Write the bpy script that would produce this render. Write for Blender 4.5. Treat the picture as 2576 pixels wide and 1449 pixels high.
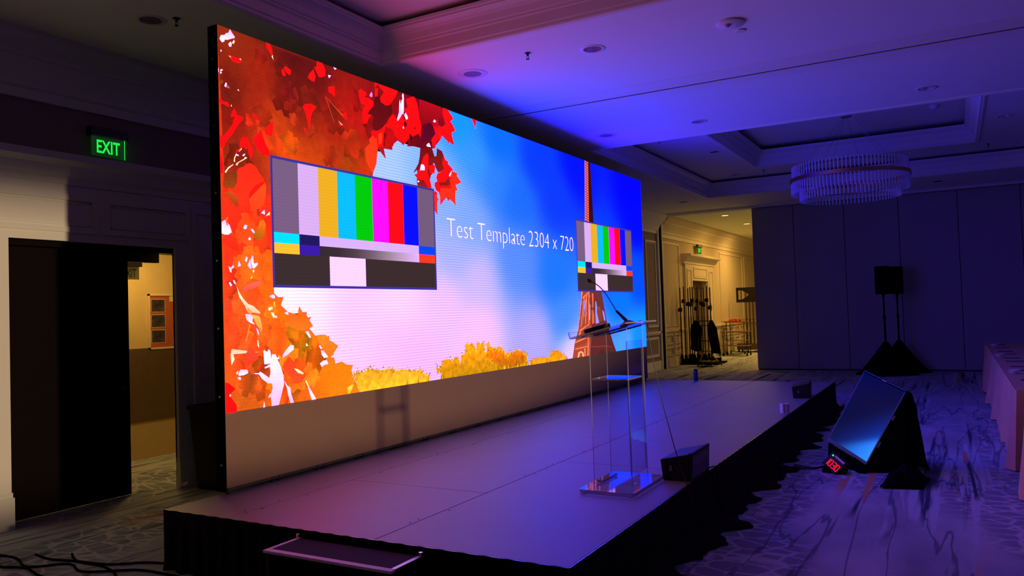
import bpy, bmesh, math, random
import numpy as np
from mathutils import Vector, Matrix
from mathutils.geometry import delaunay_2d_cdt
random.seed(7)
scene = bpy.context.scene
for o in list(bpy.data.objects):
    bpy.data.objects.remove(o)
COL = scene.collection

# ------------------------------------------------------------------ camera
CAM_POS = Vector((1.708, -3.512, 1.6694))
yaw, pitch, roll = math.radians(29.388), math.radians(1.7666), math.radians(-1.8882)
fwd = Vector((-math.sin(yaw) * math.cos(pitch), math.cos(yaw) * math.cos(pitch), math.sin(pitch)))
rgt = Vector((math.cos(yaw), math.sin(yaw), 0))
up = rgt.cross(fwd)
r2 = rgt * math.cos(roll) + up * math.sin(roll)
u2 = -rgt * math.sin(roll) + up * math.cos(roll)
cam = bpy.data.cameras.new('camera')
cam_ob = bpy.data.objects.new('camera', cam)
COL.objects.link(cam_ob)
cam_ob.matrix_world = Matrix(((r2.x, u2.x, -fwd.x, CAM_POS.x), (r2.y, u2.y, -fwd.y, CAM_POS.y), (r2.z, u2.z, -fwd.z, CAM_POS.z), (0, 0, 0, 1)))
cam.sensor_width = 36.0
cam.lens = 1974.39 * 36.0 / 2576.0
cam.clip_start = 0.05
cam.clip_end = 200
scene.camera = cam_ob

# ------------------------------------------------------------------ world, exposure
w = bpy.data.worlds.new('night_interior')
scene.world = w
w.use_nodes = True
w.node_tree.nodes['Background'].inputs[0].default_value = (0.35, 0.22, 0.6, 1)
w.node_tree.nodes['Background'].inputs[1].default_value = 0.0015
scene.view_settings.view_transform = 'Standard'
scene.view_settings.look = 'None'
scene.view_settings.gamma = 1.0
scene.view_settings.use_curve_mapping = False
scene.view_settings.exposure = 0.28
scene.cycles.max_bounces = 10
scene.cycles.transparent_max_bounces = 24
scene.cycles.sample_clamp_indirect = 4.0
scene.cycles.caustics_refractive = False
SCREEN_GAIN = 1.0      # brightness of the LED wall
LAMP_COL = (1.0, 0.64, 0.40)

def light(name, kind, loc, energy, col, size=0.1, target=None, **kw):
    d = bpy.data.lights.new(name, kind)
    d.energy = energy
    d.color = col
    if kind == 'AREA':
        d.size = size
    else:
        d.shadow_soft_size = size
    for k, v in kw.items():
        setattr(d, k, v)
    o = bpy.data.objects.new(name, d)
    COL.objects.link(o)
    o.location = loc
    if target is not None:
        o.rotation_euler = (Vector(target) - Vector(loc)).to_track_quat('-Z', 'Y').to_euler()
    return o
# warm work light on the far right side of the ballroom (its housing is built below)
wl = light('work_light', 'SPOT', (10.0, -0.75, 2.72), 3600, LAMP_COL, 0.16, (-3.0, 1.6, 1.65), spot_size=math.radians(66), spot_blend=0.5)
wl.scale = (1.0, 0.16, 1.0)      # barn doors: a wide, low beam
# warm ceiling downlights of the room beyond the open partition
for q in ((-3.76, 18.4, 9), (-3.8, 21.2, 52), (-3.8, 24.2, 110), (-0.8, 19.2, 34), (-0.8, 22.2, 80), (2.2, 20.5, 60)):
    light('next_room_downlight', 'AREA', (q[0], q[1], 4.15), q[2] * .68, (1.0, 0.55, 0.12), 0.18, (q[0], q[1], 0), shape='DISK')
# service corridor behind the left door
light('corridor_lamp', 'POINT', (-6.35, 2.45, 2.42), 17, (1.0, 0.60, 0.2), 0.12)

# ------------------------------------------------------------------ helpers
def lin(c):
    out = []
    for v in c[:3]:
        v = v / 255.0
        out.append(v / 12.92 if v <= 0.04045 else ((v + 0.055) / 1.055) ** 2.4)
    return out

MATS = {}
def mat(name, rgb=(128, 128, 128), rough=0.6, metal=0.0, var=0.0, vscale=6.0, bump=0.0, bscale=60.0, emit=None, estr=1.0, spec=0.5, stretch=None):
    if name in MATS:
        return MATS[name]
    m = bpy.data.materials.new(name)
    m.use_nodes = True
    nt = m.node_tree
    b = nt.nodes['Principled BSDF']
    c = lin(rgb)
    b.inputs['Base Color'].default_value = (*c, 1)
    b.inputs['Roughness'].default_value = rough
    b.inputs['Metallic'].default_value = metal
    b.inputs['Specular IOR Level'].default_value = spec
    tc = nt.nodes.new('ShaderNodeTexCoord')
    vec = tc.outputs['Object']
    if stretch:
        mp = nt.nodes.new('ShaderNodeMapping')
        mp.inputs['Scale'].default_value = stretch
        nt.links.new(vec, mp.inputs[0])
        vec = mp.outputs[0]
    if var > 0:
        n = nt.nodes.new('ShaderNodeTexNoise')
        n.inputs['Scale'].default_value = vscale
        n.inputs['Detail'].default_value = 4
        nt.links.new(vec, n.inputs['Vector'])
        r = nt.nodes.new('ShaderNodeValToRGB')
        r.color_ramp.elements[0].position = 0.3
        r.color_ramp.elements[1].position = 0.7
        r.color_ramp.elements[0].color = (*[v * (1 - var) for v in c], 1)
        r.color_ramp.elements[1].color = (*[min(1, v * (1 + var)) for v in c], 1)
        nt.links.new(n.outputs['Fac'], r.inputs[0])
        nt.links.new(r.outputs[0], b.inputs['Base Color'])
    if bump > 0:
        n = nt.nodes.new('ShaderNodeTexNoise')
        n.inputs['Scale'].default_value = bscale
        n.inputs['Detail'].default_value = 3
        nt.links.new(vec, n.inputs['Vector'])
        bp = nt.nodes.new('ShaderNodeBump')
        bp.inputs['Strength'].default_value = bump
        bp.inputs['Distance'].default_value = 0.01
        nt.links.new(n.outputs['Fac'], bp.inputs['Height'])
        nt.links.new(bp.outputs[0], b.inputs['Normal'])
    if emit:
        b.inputs['Emission Color'].default_value = (*lin(emit), 1)
        b.inputs['Emission Strength'].default_value = estr
    MATS[name] = m
    return m

class MB:
    """collects faces and builds ONE mesh object"""
    def __init__(s):
        s.v = []; s.f = []; s.m = []; s.k = 0
    def add(s, vs, fs):
        n = len(s.v)
        s.v += [tuple(p) for p in vs]
        for f in fs:
            s.f.append(tuple(n + i for i in f)); s.m.append(s.k)
        return s
    def box(s, x0, y0, z0, x1, y1, z1):
        x0, x1 = min(x0, x1), max(x0, x1); y0, y1 = min(y0, y1), max(y0, y1); z0, z1 = min(z0, z1), max(z0, z1)
        return s.add([(x0, y0, z0), (x1, y0, z0), (x1, y1, z0), (x0, y1, z0), (x0, y0, z1), (x1, y0, z1), (x1, y1, z1), (x0, y1, z1)],
                     [(3, 2, 1, 0), (4, 5, 6, 7), (0, 1, 5, 4), (1, 2, 6, 5), (2, 3, 7, 6), (3, 0, 4, 7)])
    def hull8(s, low, high):
        """two quads (each 4 pts, same winding) joined"""
        return s.add(list(low) + list(high), [(3, 2, 1, 0), (4, 5, 6, 7), (0, 1, 5, 4), (1, 2, 6, 5), (2, 3, 7, 6), (3, 0, 4, 7)])
    def tube(s, pts, r, n=8, cap=True):
        pts = [Vector(p) for p in pts]
        rs = r if isinstance(r, (list, tuple)) else [r] * len(pts)
        rings = []
        prev = None
        for i, p in enumerate(pts):
            t = (pts[min(i + 1, len(pts) - 1)] - pts[max(i - 1, 0)])
            t = t.normalized() if t.length > 1e-9 else Vector((0, 0, 1))
            a = prev if prev is not None else (Vector((0, 0, 1)) if abs(t.z) < 0.9 else Vector((1, 0, 0)))
            u = t.cross(a)
            if u.length < 1e-6:
                u = t.cross(Vector((0, 1, 0)))
            u.normalize(); q = u.cross(t).normalized(); prev = q
            rings.append([p + (u * math.cos(2 * math.pi * k / n) + q * math.sin(2 * math.pi * k / n)) * rs[i] for k in range(n)])
        vs = [v for rg in rings for v in rg]
        fs = []
        for i in range(len(pts) - 1):
            for k in range(n):
                a, b2 = i * n + k, i * n + (k + 1) % n
                fs.append((a, b2, b2 + n, a + n))
        if cap:
            fs.append(tuple(reversed(range(n)))); fs.append(tuple(range((len(pts) - 1) * n, len(pts) * n)))
        return s.add(vs, fs)
    def lathe(s, prof, c=(0, 0, 0), n=24, cap=True):
        """prof: list of (radius, z) from bottom to top, around vertical axis at c"""
        vs = []; fs = []
        for (r, z) in prof:
            for k in range(n):
                a = 2 * math.pi * k / n
                vs.append((c[0] + r * math.cos(a), c[1] + r * math.sin(a), c[2] + z))
        for i in range(len(prof) - 1):
            for k in range(n):
                a, b2 = i * n + k, i * n + (k + 1) % n
                fs.append((a, b2, b2 + n, a + n))
        if cap:
            fs.append(tuple(reversed(range(n)))); fs.append(tuple(range((len(prof) - 1) * n, len(prof) * n)))
        return s.add(vs, fs)
    def prism(s, poly, axis, a, b):
        """poly in the two other axes (cyclic order), extruded along axis from a to b"""
        def P(u, v, t):
            return {'x': (t, u, v), 'y': (u, t, v), 'z': (u, v, t)}[axis]
        n = len(poly)
        vs = [P(u, v, a) for u, v in poly] + [P(u, v, b) for u, v in poly]
        fs = [tuple(reversed(range(n))), tuple(range(n, 2 * n))] + [(i, (i + 1) % n, n + (i + 1) % n, n + i) for i in range(n)]
        return s.add(vs, fs)
    def xform(s, M, start=0):
        for i in range(start, len(s.v)):
            s.v[i] = tuple(M @ Vector(s.v[i]))
        return s
    def build(s, name, material, parent=None, smooth=False, bevel=0.0, origin=None):
        me = bpy.data.meshes.new(name)
        og = Vector(origin) if origin is not None else Vector((0, 0, 0))
        if origin is None and s.v:
            arr = np.array(s.v); c = (arr.min(0) + arr.max(0)) / 2
            og = Vector((float(c[0]), float(c[1]), float(arr[:, 2].min())))
        me.from_pydata([tuple(Vector(p) - og) for p in s.v], [], s.f)
        ms = material if isinstance(material, (list, tuple)) else [material]
        for m in ms:
            me.materials.append(m)
        if len(ms) > 1:
            me.polygons.foreach_set('material_index', s.m)
        bm = bmesh.new(); bm.from_mesh(me)
        bmesh.ops.recalc_face_normals(bm, faces=bm.faces)
        bm.to_mesh(me); bm.free()
        if smooth:
            me.polygons.foreach_set('use_smooth', [True] * len(me.polygons))
            me.set_sharp_from_angle(angle=math.radians(40))
        me.update()
        o = bpy.data.objects.new(name, me)
        COL.objects.link(o)
        o.location = og
        if bevel > 0:
            bv = o.modifiers.new('bevel', 'BEVEL'); bv.width = bevel; bv.segments = 2; bv.limit_method = 'ANGLE'
        if parent is not None:
            o.parent = parent
            o.matrix_parent_inverse = world_of(parent).inverted()
        return o

def world_of(o):
    m = Matrix.LocRotScale(o.location, o.rotation_euler, o.scale)
    if o.parent is not None:
        m = world_of(o.parent) @ o.matrix_parent_inverse @ m
    return m

def tag(o, label, cat, group=None, kind=None):
    o['label'] = label; o['category'] = cat
    if group: o['group'] = group
    if kind: o['kind'] = kind
    return o

def thing(name, loc, label, cat, group=None, rz=0.0):
    o = bpy.data.objects.new(name, None)
    COL.objects.link(o)
    o.location = loc; o.rotation_euler = (0, 0, rz); o.empty_display_size = 0.2
    return tag(o, label, cat, group)

def struct(o, label=None):
    o['kind'] = 'structure'
    if label: o['label'] = label
    return o

def group_empty(name, loc, label):
    o = bpy.data.objects.new(name, None); COL.objects.link(o); o.location = loc
    return struct(o, label)

def copy_thing(root, loc=None, rz=None, label=None):
    def rec(o, parent):
        c = o.copy(); COL.objects.link(c)
        c.parent = parent
        if parent is not None: c.matrix_parent_inverse = o.matrix_parent_inverse.copy()
        for ch in [x for x in bpy.data.objects if x.parent == o and x is not c]:
            rec(ch, c)
        return c
    r = rec(root, None)
    if loc is not None: r.location = loc
    if rz is not None: r.rotation_euler = (0, 0, rz)
    if label: r['label'] = label
    return r

# ------------------------------------------------------------------ materials
def nodes(m):
    return m.node_tree.nodes, m.node_tree.links

M_CEIL = mat('painted_ceiling', (238, 248, 232), 0.75, bump=0.05, bscale=220, spec=0.2)
M_TRIM = mat('painted_trim', (236, 244, 228), 0.55, spec=0.3)
M_WALL = mat('wall_paint', (206, 190, 166), 0.8, var=0.03, spec=0.15)
M_WAIN = mat('wainscot_paint', (222, 210, 188), 0.5, spec=0.3)
M_DARKDOOR = mat('dark_stained_door', (16, 9, 9), 0.7, var=0.15, stretch=(20, 20, 1), spec=0.1)
M_PART = mat('partition_fabric', (170, 172, 164), 0.95, var=0.05, vscale=40, bump=0.1, bscale=400, spec=0.1)
M_BLACK = mat('black_metal', (14, 13, 14), 0.5, spec=0.35)
M_MATTE = mat('black_matte', (6, 6, 7), 0.95, spec=0.05)
M_BCLOTH = mat('black_drape', (9, 8, 10), 0.97, bump=0.2, bscale=90, spec=0.05)
M_CHROME = mat('chrome', (215, 215, 220), 0.12, 1.0)
M_ALU = mat('aluminium', (170, 165, 160), 0.35, 1.0, var=0.08, vscale=20)
M_BRASS = mat('brushed_brass', (196, 150, 104), 0.42, 1.0, var=0.06, vscale=30)
M_GREY = mat('unlit_led_face', (134, 110, 88), 0.42, var=0.03, vscale=3, spec=0.35)
M_WHITE = mat('white_plastic', (225, 222, 220), 0.45)
M_GREEN = mat('exit_green', (10, 60, 20), 0.5, emit=(20, 235, 60), estr=1.1)
M_DULLGREEN = mat('exit_green_unlit', (30, 80, 50), 0.5)

def carpet():
    m = bpy.data.materials.new('patterned_carpet'); m.use_nodes = True
    N, L = nodes(m)
    b = N['Principled BSDF']; b.inputs['Roughness'].default_value = 0.97; b.inputs['Specular IOR Level'].default_value = 0.05
    tc = N.new('ShaderNodeTexCoord')
    def mp(sx, sy, rz=0.0, loc=(0, 0, 0)):
        q = N.new('ShaderNodeMapping'); q.inputs['Scale'].default_value = (sx, sy, 1); q.inputs['Rotation'].default_value = (0, 0, rz); q.inputs['Location'].default_value = loc
        L.new(tc.outputs['Object'], q.inputs[0]); return q.outputs[0]
    def noise(v, s, d=3, dist=0.0):
        q = N.new('ShaderNodeTexNoise'); q.inputs['Scale'].default_value = s; q.inputs['Detail'].default_value = d; q.inputs['Distortion'].default_value = dist
        L.new(v, q.inputs['Vector']); return q.outputs['Fac']
    def ramp(f, a, bb, ca=(0, 0, 0, 1), cb=(1, 1, 1, 1)):
        q = N.new('ShaderNodeValToRGB'); e = q.color_ramp.elements; e[0].position = a; e[1].position = bb; e[0].color = ca; e[1].color = cb
        L.new(f, q.inputs[0]); return q.outputs[0]
    def band(f, c, wd):
        q = N.new('ShaderNodeValToRGB'); e = q.color_ramp.elements
        e[0].position = max(0, c - 2 * wd); e[0].color = (0, 0, 0, 1); e[1].position = min(1, c + 2 * wd); e[1].color = (0, 0, 0, 1)
        for p in (c - wd, c + wd):
            k = e.new(p); k.color = (1, 1, 1, 1)
        L.new(f, q.inputs[0]); return q.outputs[0]
    def mix(f, a, bb):
        q = N.new('ShaderNodeMix'); q.data_type = 'RGBA'
        for s, v in ((q.inputs['A'], a), (q.inputs['B'], bb)):
            if isinstance(v, tuple): s.default_value = (*lin(v), 1)
            else: L.new(v, s)
        if isinstance(f, float): q.inputs['Factor'].default_value = f
        else: L.new(f, q.inputs['Factor'])
        return q.outputs['Result']
    def mul(a, bb):
        q = N.new('ShaderNodeMath'); q.operation = 'MULTIPLY'; L.new(a, q.inputs[0])
        if isinstance(bb, float): q.inputs[1].default_value = bb
        else: L.new(bb, q.inputs[1])
        return q.outputs[0]
    base = mix(ramp(noise(mp(1.2, 0.5), 1.6, 5), 0.35, 0.68), (158, 166, 172), (206, 212, 214))
    # pebble cells, wider across than along, with pale joints
    vo = N.new('ShaderNodeTexVoronoi'); vo.feature = 'DISTANCE_TO_EDGE'; vo.inputs['Scale'].default_value = 1.0; vo.inputs['Randomness'].default_value = 0.85
    wob = N.new('ShaderNodeMixRGB'); wob.inputs[0].default_value = 0.12
    nz = N.new('ShaderNodeTexNoise'); nz.inputs['Scale'].default_value = 3.0
    mv = mp(5.2, 8.0, 0.1)
    L.new(mv, nz.inputs['Vector']); L.new(mv, wob.inputs[1]); L.new(nz.outputs['Color'], wob.inputs[2]); L.new(wob.outputs[0], vo.inputs['Vector'])
    joints = ramp(vo.outputs['Distance'], 0.02, 0.1, (1, 1, 1, 1), (0, 0, 0, 1))
    patch = ramp(noise(mp(0.75, 0.28, 0, (3.1, 1.7, 0)), 1.0, 2), 0.43, 0.52)
    cells = mix(patch, base, mix(joints, (146, 154, 166), (202, 208, 212)))
    # long streaks running along the room
    st = noise(mp(7.0, 0.3), 1.0, 4, 0.4)
    smask = ramp(noise(mp(0.9, 0.22, 0, (7.3, 2.2, 0)), 1.0, 2), 0.47, 0.56)
    c1 = mix(mul(ramp(st, 0.54, 0.6), smask), cells, (198, 210, 214))
    c2 = mix(mul(ramp(noise(mp(7.0, 0.3, 0, (11, 4, 0)), 1.0, 4, 0.4), 0.56, 0.62), smask), c1, (76, 84, 104))
    c3 = mix(mul(ramp(noise(mp(9.0, 0.35, 0, (5, 9, 0)), 1.0, 2, 0.2), 0.63, 0.66), smask), c2, (226, 160, 110))
    # dark wandering veins
    vein = noise(mp(2.2, 0.2, 0, (1.3, 8.1, 0)), 1.1, 4.0, 0.3)
    c4 = mix(mul(band(vein, 0.5, 0.006), 0.6), c3, (60, 66, 92))
    fine = noise(tc.outputs['Object'], 160.0, 2)
    c5 = mix(mul(ramp(fine, 0.35, 0.7), 0.16), c4, (84, 90, 98))
    L.new(c5, b.inputs['Base Color'])
    bp = N.new('ShaderNodeBump'); bp.inputs['Strength'].default_value = 0.25; bp.inputs['Distance'].default_value = 0.004
    L.new(fine, bp.inputs['Height']); L.new(bp.outputs[0], b.inputs['Normal'])
    return m
M_CARPET = carpet()

def deck():
    m = bpy.data.materials.new('stage_deck_board'); m.use_nodes = True
    N, L = nodes(m)
    b = N['Principled BSDF']; b.inputs['Specular IOR Level'].default_value = 1.0
    tc = N.new('ShaderNodeTexCoord')
    n1 = N.new('ShaderNodeTexNoise'); n1.inputs['Scale'].default_value = 1.7; n1.inputs['Detail'].default_value = 6
    L.new(tc.outputs['Object'], n1.inputs['Vector'])
    r = N.new('ShaderNodeValToRGB'); e = r.color_ramp.elements
    e[0].position = .3; e[1].position = .75; e[0].color = (*lin((124, 116, 106)), 1); e[1].color = (*lin((142, 134, 122)), 1)
    L.new(n1.outputs['Fac'], r.inputs[0]); L.new(r.outputs[0], b.inputs['Base Color'])
    r2_ = N.new('ShaderNodeMapRange'); r2_.inputs['To Min'].default_value = 0.44; r2_.inputs['To Max'].default_value = 0.54
    L.new(n1.outputs['Fac'], r2_.inputs['Value']); L.new(r2_.outputs[0], b.inputs['Roughness'])
    # fine pressed diamond relief of the deck board
    vo = N.new('ShaderNodeTexVoronoi'); vo.inputs['Scale'].default_value = 42.0; vo.inputs['Randomness'].default_value = 0.15
    L.new(tc.outputs['Object'], vo.inputs['Vector'])
    bp = N.new('ShaderNodeBump'); bp.inputs['Strength'].default_value = 0.35; bp.inputs['Distance'].default_value = 0.002
    L.new(vo.outputs['Distance'], bp.inputs['Height']); L.new(bp.outputs[0], b.inputs['Normal'])
    return m
M_DECK = deck()

def acrylic(name, tint, edge=False):
    m = bpy.data.materials.new(name); m.use_nodes = True
    N, L = nodes(m)
    out = N['Material Output']
    tr = N.new('ShaderNodeBsdfTransparent'); tr.inputs[0].default_value = (*tint, 1)
    gl = N.new('ShaderNodeBsdfGlossy'); gl.inputs['Roughness'].default_value = 0.03 if not edge else 0.12
    fr = N.new('ShaderNodeFresnel'); fr.inputs['IOR'].default_value = 1.49 if not edge else 1.9
    mx = N.new('ShaderNodeMixShader')
    ge = N.new('ShaderNodeNewGeometry'); mm = N.new('ShaderNodeMath'); mm.operation = 'MULTIPLY'; sb = N.new('ShaderNodeMath'); sb.operation = 'SUBTRACT'; sb.inputs[0].default_value = 1.0
    L.new(ge.outputs['Backfacing'], sb.inputs[1]); L.new(fr.outputs[0], mm.inputs[0]); L.new(sb.outputs[0], mm.inputs[1])
    base_ = tr.outputs[0]
    if edge:                           # cut edges scatter a little light
        df = N.new('ShaderNodeBsdfDiffuse'); df.inputs[0].default_value = (0.9, 0.9, 0.95, 1)
        m0 = N.new('ShaderNodeMixShader'); m0.inputs[0].default_value = 0.3
        L.new(tr.outputs[0], m0.inputs[1]); L.new(df.outputs[0], m0.inputs[2]); base_ = m0.outputs[0]
    L.new(mm.outputs[0], mx.inputs[0]); L.new(base_, mx.inputs[1]); L.new(gl.outputs[0], mx.inputs[2]); L.new(mx.outputs[0], out.inputs['Surface'])
    return m
M_ACRYL = acrylic('clear_acrylic', (0.94, 0.95, 0.97))
M_EDGE = acrylic('acrylic_cut_edge', (0.42, 0.44, 0.55), True)
def crystal():
    m = bpy.data.materials.new('crystal_glass'); m.use_nodes = True
    N, L = nodes(m)
    out = N['Material Output']
    tr = N.new('ShaderNodeBsdfTransparent'); tr.inputs[0].default_value = (0.86, 0.87, 0.92, 1)
    gl = N.new('ShaderNodeBsdfGlossy'); gl.inputs['Roughness'].default_value = 0.08
    df = N.new('ShaderNodeBsdfDiffuse'); df.inputs[0].default_value = (0.9, 0.9, 0.92, 1)
    fr = N.new('ShaderNodeFresnel'); fr.inputs['IOR'].default_value = 1.7
    m1 = N.new('ShaderNodeMixShader'); m1.inputs[0].default_value = 0.62
    m2 = N.new('ShaderNodeMixShader')
    L.new(tr.outputs[0], m1.inputs[1]); L.new(df.outputs[0], m1.inputs[2])
    ge = N.new('ShaderNodeNewGeometry'); mm = N.new('ShaderNodeMath'); mm.operation = 'MULTIPLY'; sb = N.new('ShaderNodeMath'); sb.operation = 'SUBTRACT'; sb.inputs[0].default_value = 1.0
    L.new(ge.outputs['Backfacing'], sb.inputs[1]); L.new(fr.outputs[0], mm.inputs[0]); L.new(sb.outputs[0], mm.inputs[1])
    L.new(mm.outputs[0], m2.inputs[0]); L.new(m1.outputs[0], m2.inputs[1]); L.new(gl.outputs[0], m2.inputs[2]); L.new(m2.outputs[0], out.inputs['Surface'])
    return m
M_CRYSTAL = crystal()

# flat artwork of the LED picture: millimetres along and up the display, sRGB tones
FOLIAGE=[(0,2879),(3024,2868),(3077,2839),(3121,2816),(3130,2787),(3072,2753),(3116,2733),(3174,2665),(3100,2642),(3098,2604),(3143,2505),(3049,2529),(3053,2496),(3011,2532),(2968,2549),(2920,2572),(2885,2522),(2791,2445),(2779,2412),(2685,2397),(2522,2370),(2503,2372),(2405,2370),(2294,2352),(2321,2420),(2263,2378),(2233,2353),(2197,2370),(2143,2383),(2091,2348),(2058,2305),(2056,2276),(1925,2268),(1953,2169),(1840,2253),(1814,2155),(1801,2092),(1756,2012),(1744,1956),(1702,1874),(1527,1671),(815,1203),(546,1000),(499,941),(497,882),(540,850),(597,853),(568,784),(646,730),(746,709),(766,779),(802,728),(854,727),(838,676),(905,688),(880,658),(921,609),(877,590),(943,529),(1016,533),(1066,531),(1085,509),(1112,523),(1110,483),(1155,464),(1221,427),(1168,389),(1161,354),(1109,332),(1165,332),(1179,278),(1263,290),(1325,257),(1406,251),(1383,201),(1398,167),(1417,118),(1481,39),(1468,-1),(0,0)]
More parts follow.
